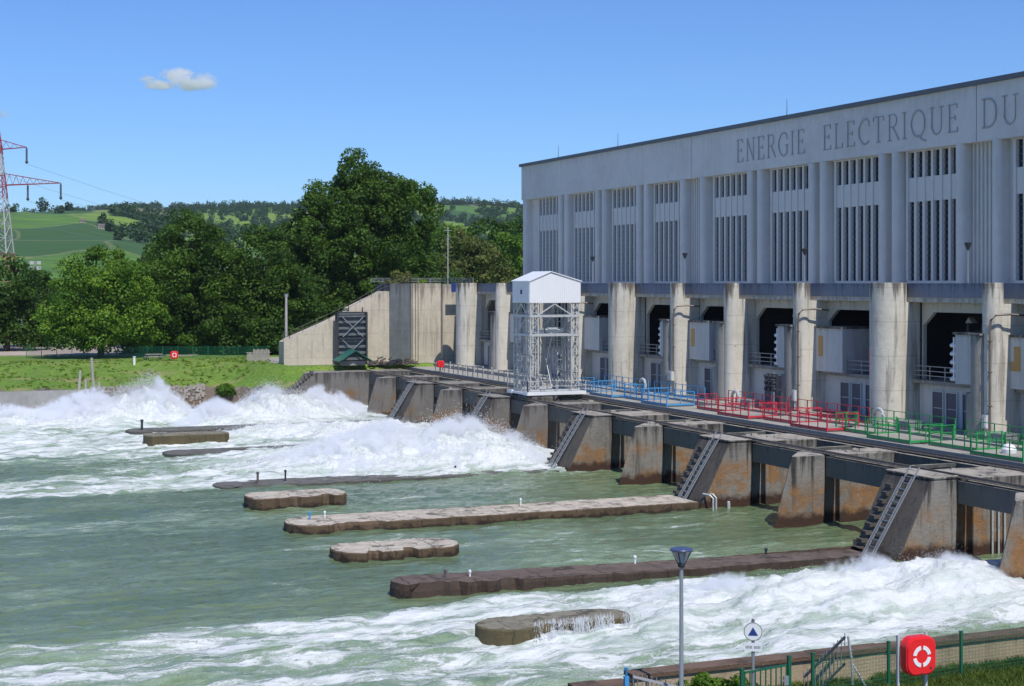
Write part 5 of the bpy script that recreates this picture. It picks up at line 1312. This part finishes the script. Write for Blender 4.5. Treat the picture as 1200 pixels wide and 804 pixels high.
# rocks along the far bank
e = empty('rock_row', (34, 184.2, 2.4), 'row of loose pale riprap stones along the edge of the far grass', 'rocks'); e['kind'] = 'stuff'
mb = MB(); rg = random.Random(3)
for i in range(700):
    x = rg.uniform(24.5, 36.5); y = 183.2 + rg.uniform(.2, 2.0); z = float(bank_h(np.array([x]), np.array([y]))[0]) + .05; s_ = rg.uniform(.08, .22)
    vs = [(x + s_*dx*rg.uniform(.7,1.2), y + s_*dy*rg.uniform(.7,1.2), z + s_*dz*rg.uniform(.5,.9)) for dx, dy, dz in ((-1,-1,-1),(1,-1,-1),(1,1,-1),(-1,1,-1),(-.7,-.7,1),(.7,-.7,1),(.7,.7,1),(-.7,.7,1))]
    mb.add(vs, [(3,2,1,0),(4,5,6,7),(0,1,5,4),(1,2,6,5),(2,3,7,6),(3,0,4,7)])
o = mb.build('riprap', concrete('riprap_stone', (.30,.265,.225), (.18,.15,.13), streak=.1, patch=.6)); bpy.data.objects.remove(e)
tag(o, 'row of loose pale riprap stones along the edge of the far grass', None, None, 'stuff')

# ------------------------------------------------------------------ sky, cloud, haze, sun, camera
w = bpy.data.worlds.new('World'); scene.world = w; w.use_nodes = True; nt = w.node_tree
sun_dir = Vector((.07, -.9975, 0)).normalized(); EL = R(56)
sk = nt.nodes.new('ShaderNodeTexSky'); sk.sky_type = 'NISHITA'; sk.sun_disc = False; sk.sun_elevation = EL; sk.sun_rotation = math.atan2(sun_dir.x, sun_dir.y)
sk.air_density = 1.0; sk.dust_density = 0.05; sk.ozone_density = 6; sk.altitude = 300
bg = nt.nodes['Background']; bg.inputs[1].default_value = .13; tint = nt.nodes.new('ShaderNodeMix'); tint.data_type = 'RGBA'; tint.blend_type = 'MULTIPLY'; tint.inputs[0].default_value = 1; tint.inputs[7].default_value = (.52, .68, .93, 1)
nt.links.new(sk.outputs[0], tint.inputs[6]); nt.links.new(tint.outputs[2], bg.inputs[0])
L = bpy.data.lights.new('sun', 'SUN'); L.energy = 3.7; L.angle = R(.53); L.color = (1, .965, .90)
lo = bpy.data.objects.new('sun', L); COL.objects.link(lo)
dv = Vector((sun_dir.x*math.cos(EL), sun_dir.y*math.cos(EL), math.sin(EL))); lo.rotation_euler = (-dv).to_track_quat('-Z', 'Y').to_euler(); lo.location = (0, 0, 60)

def cloud(Xc, Zc, zc, lobes, label, dens):
    bm = bmesh.new(); cx, cy = W2(Xc, Zc)
    for u, dz, r, rz in lobes:
        g = bmesh.ops.create_icosphere(bm, subdivisions=4, radius=1)
        for v in g['verts']: v.co = Vector((cx + CR[0]*(u + v.co.x*r) + CF[0]*v.co.y*r*.8, cy + CR[1]*(u + v.co.x*r) + CF[1]*v.co.y*r*.8, zc + dz + v.co.z*rz))
    me = bpy.data.meshes.new('cloud'); bm.to_mesh(me); bm.free()
    m = M_('cloud_vapour'); P = m.pos(); nz = m.noise(P, .035, 6, .62)
    # density fades towards the rim of the nearest lobe
    best = None
    for u, dz, r, rz in lobes:
        c = (cx + CR[0]*u, cy + CR[1]*u, zc + dz)
        d = m.n('VectorMath', {0: m.n('VectorMath', {0: P, 1: c}, operation='SUBTRACT').outputs[0], 1: (1/r, 1/r, 1/rz)}, operation='MULTIPLY').outputs[0]
        l = m.n('VectorMath', {0: d}, operation='LENGTH').outputs['Value']; best = l if best is None else m.math('MINIMUM', best, l)
    den = m.math('MULTIPLY', m.mr(m.math('ADD', best, m.math('MULTIPLY', m.math('SUBTRACT', .5, nz), 2.6)), .2, .95, 1, 0), m.mr(best, .7, 1, 1, 0))
    den = m.math('MULTIPLY', den, dens)
    v = m.n('VolumePrincipled', {'Color': (1,1,1), 'Density': den, 'Anisotropy': .2}); m.t.links.new(v.outputs[0], m.out.inputs['Volume'])
    me.materials.append(m.mat); o = bpy.data.objects.new('cloud', me); COL.objects.link(o)
    tag(o, label, None, None, 'stuff')
s6 = 3.333  # metres per photo pixel at 6 km
cloud((-391)*s6, 6000, 15+239*s6, [(0,10,85,42),(55,-18,90,36),(105,-10,60,44),(-70,-22,75,24),(-120,0,45,20)], 'small white cloud alone in the blue sky', .05)
cloud((-598)*s6, 6000, 15+198*s6, [(0,0,45,22),(-50,6,60,26)], 'tiny pale cloud cut by the left edge of the view', .015)
# haze: one even volume round everything, sky and cloud outside
hz = M_('haze_air'); v = hz.n('VolumePrincipled', {'Color': (.80,.89,1.0), 'Density': .00005, 'Anisotropy': .3}); hz.t.links.new(v.outputs[0], hz.out.inputs['Volume'])
mb = MB(); mb.box(-7000, 7400, -400, 8200, -4.4, 215); tag(mb.build('haze', hz.mat), 'thin blue haze', None, None, 'stuff')

cam = bpy.data.cameras.new('camera'); co = bpy.data.objects.new('camera', cam); COL.objects.link(co); scene.camera = co
co.location = (0, 0, 15); co.rotation_euler = (R(90), 0, R(-22.5)); cam.lens = 54; cam.sensor_width = 36; cam.shift_y = -70/1200; cam.clip_start = .5; cam.clip_end = 30000
scene.view_settings.view_transform = 'Standard'; scene.view_settings.look = 'None'; scene.view_settings.exposure = .2; scene.view_settings.gamma = 1
scene.cycles.use_denoising = True; scene.cycles.denoising_prefilter = 'ACCURATE'; scene.cycles.max_bounces = 8; scene.cycles.volume_bounces = 6; scene.cycles.volume_step_rate = .7; scene.cycles.transparent_max_bounces = 12
scene.render.engine = 'CYCLES'
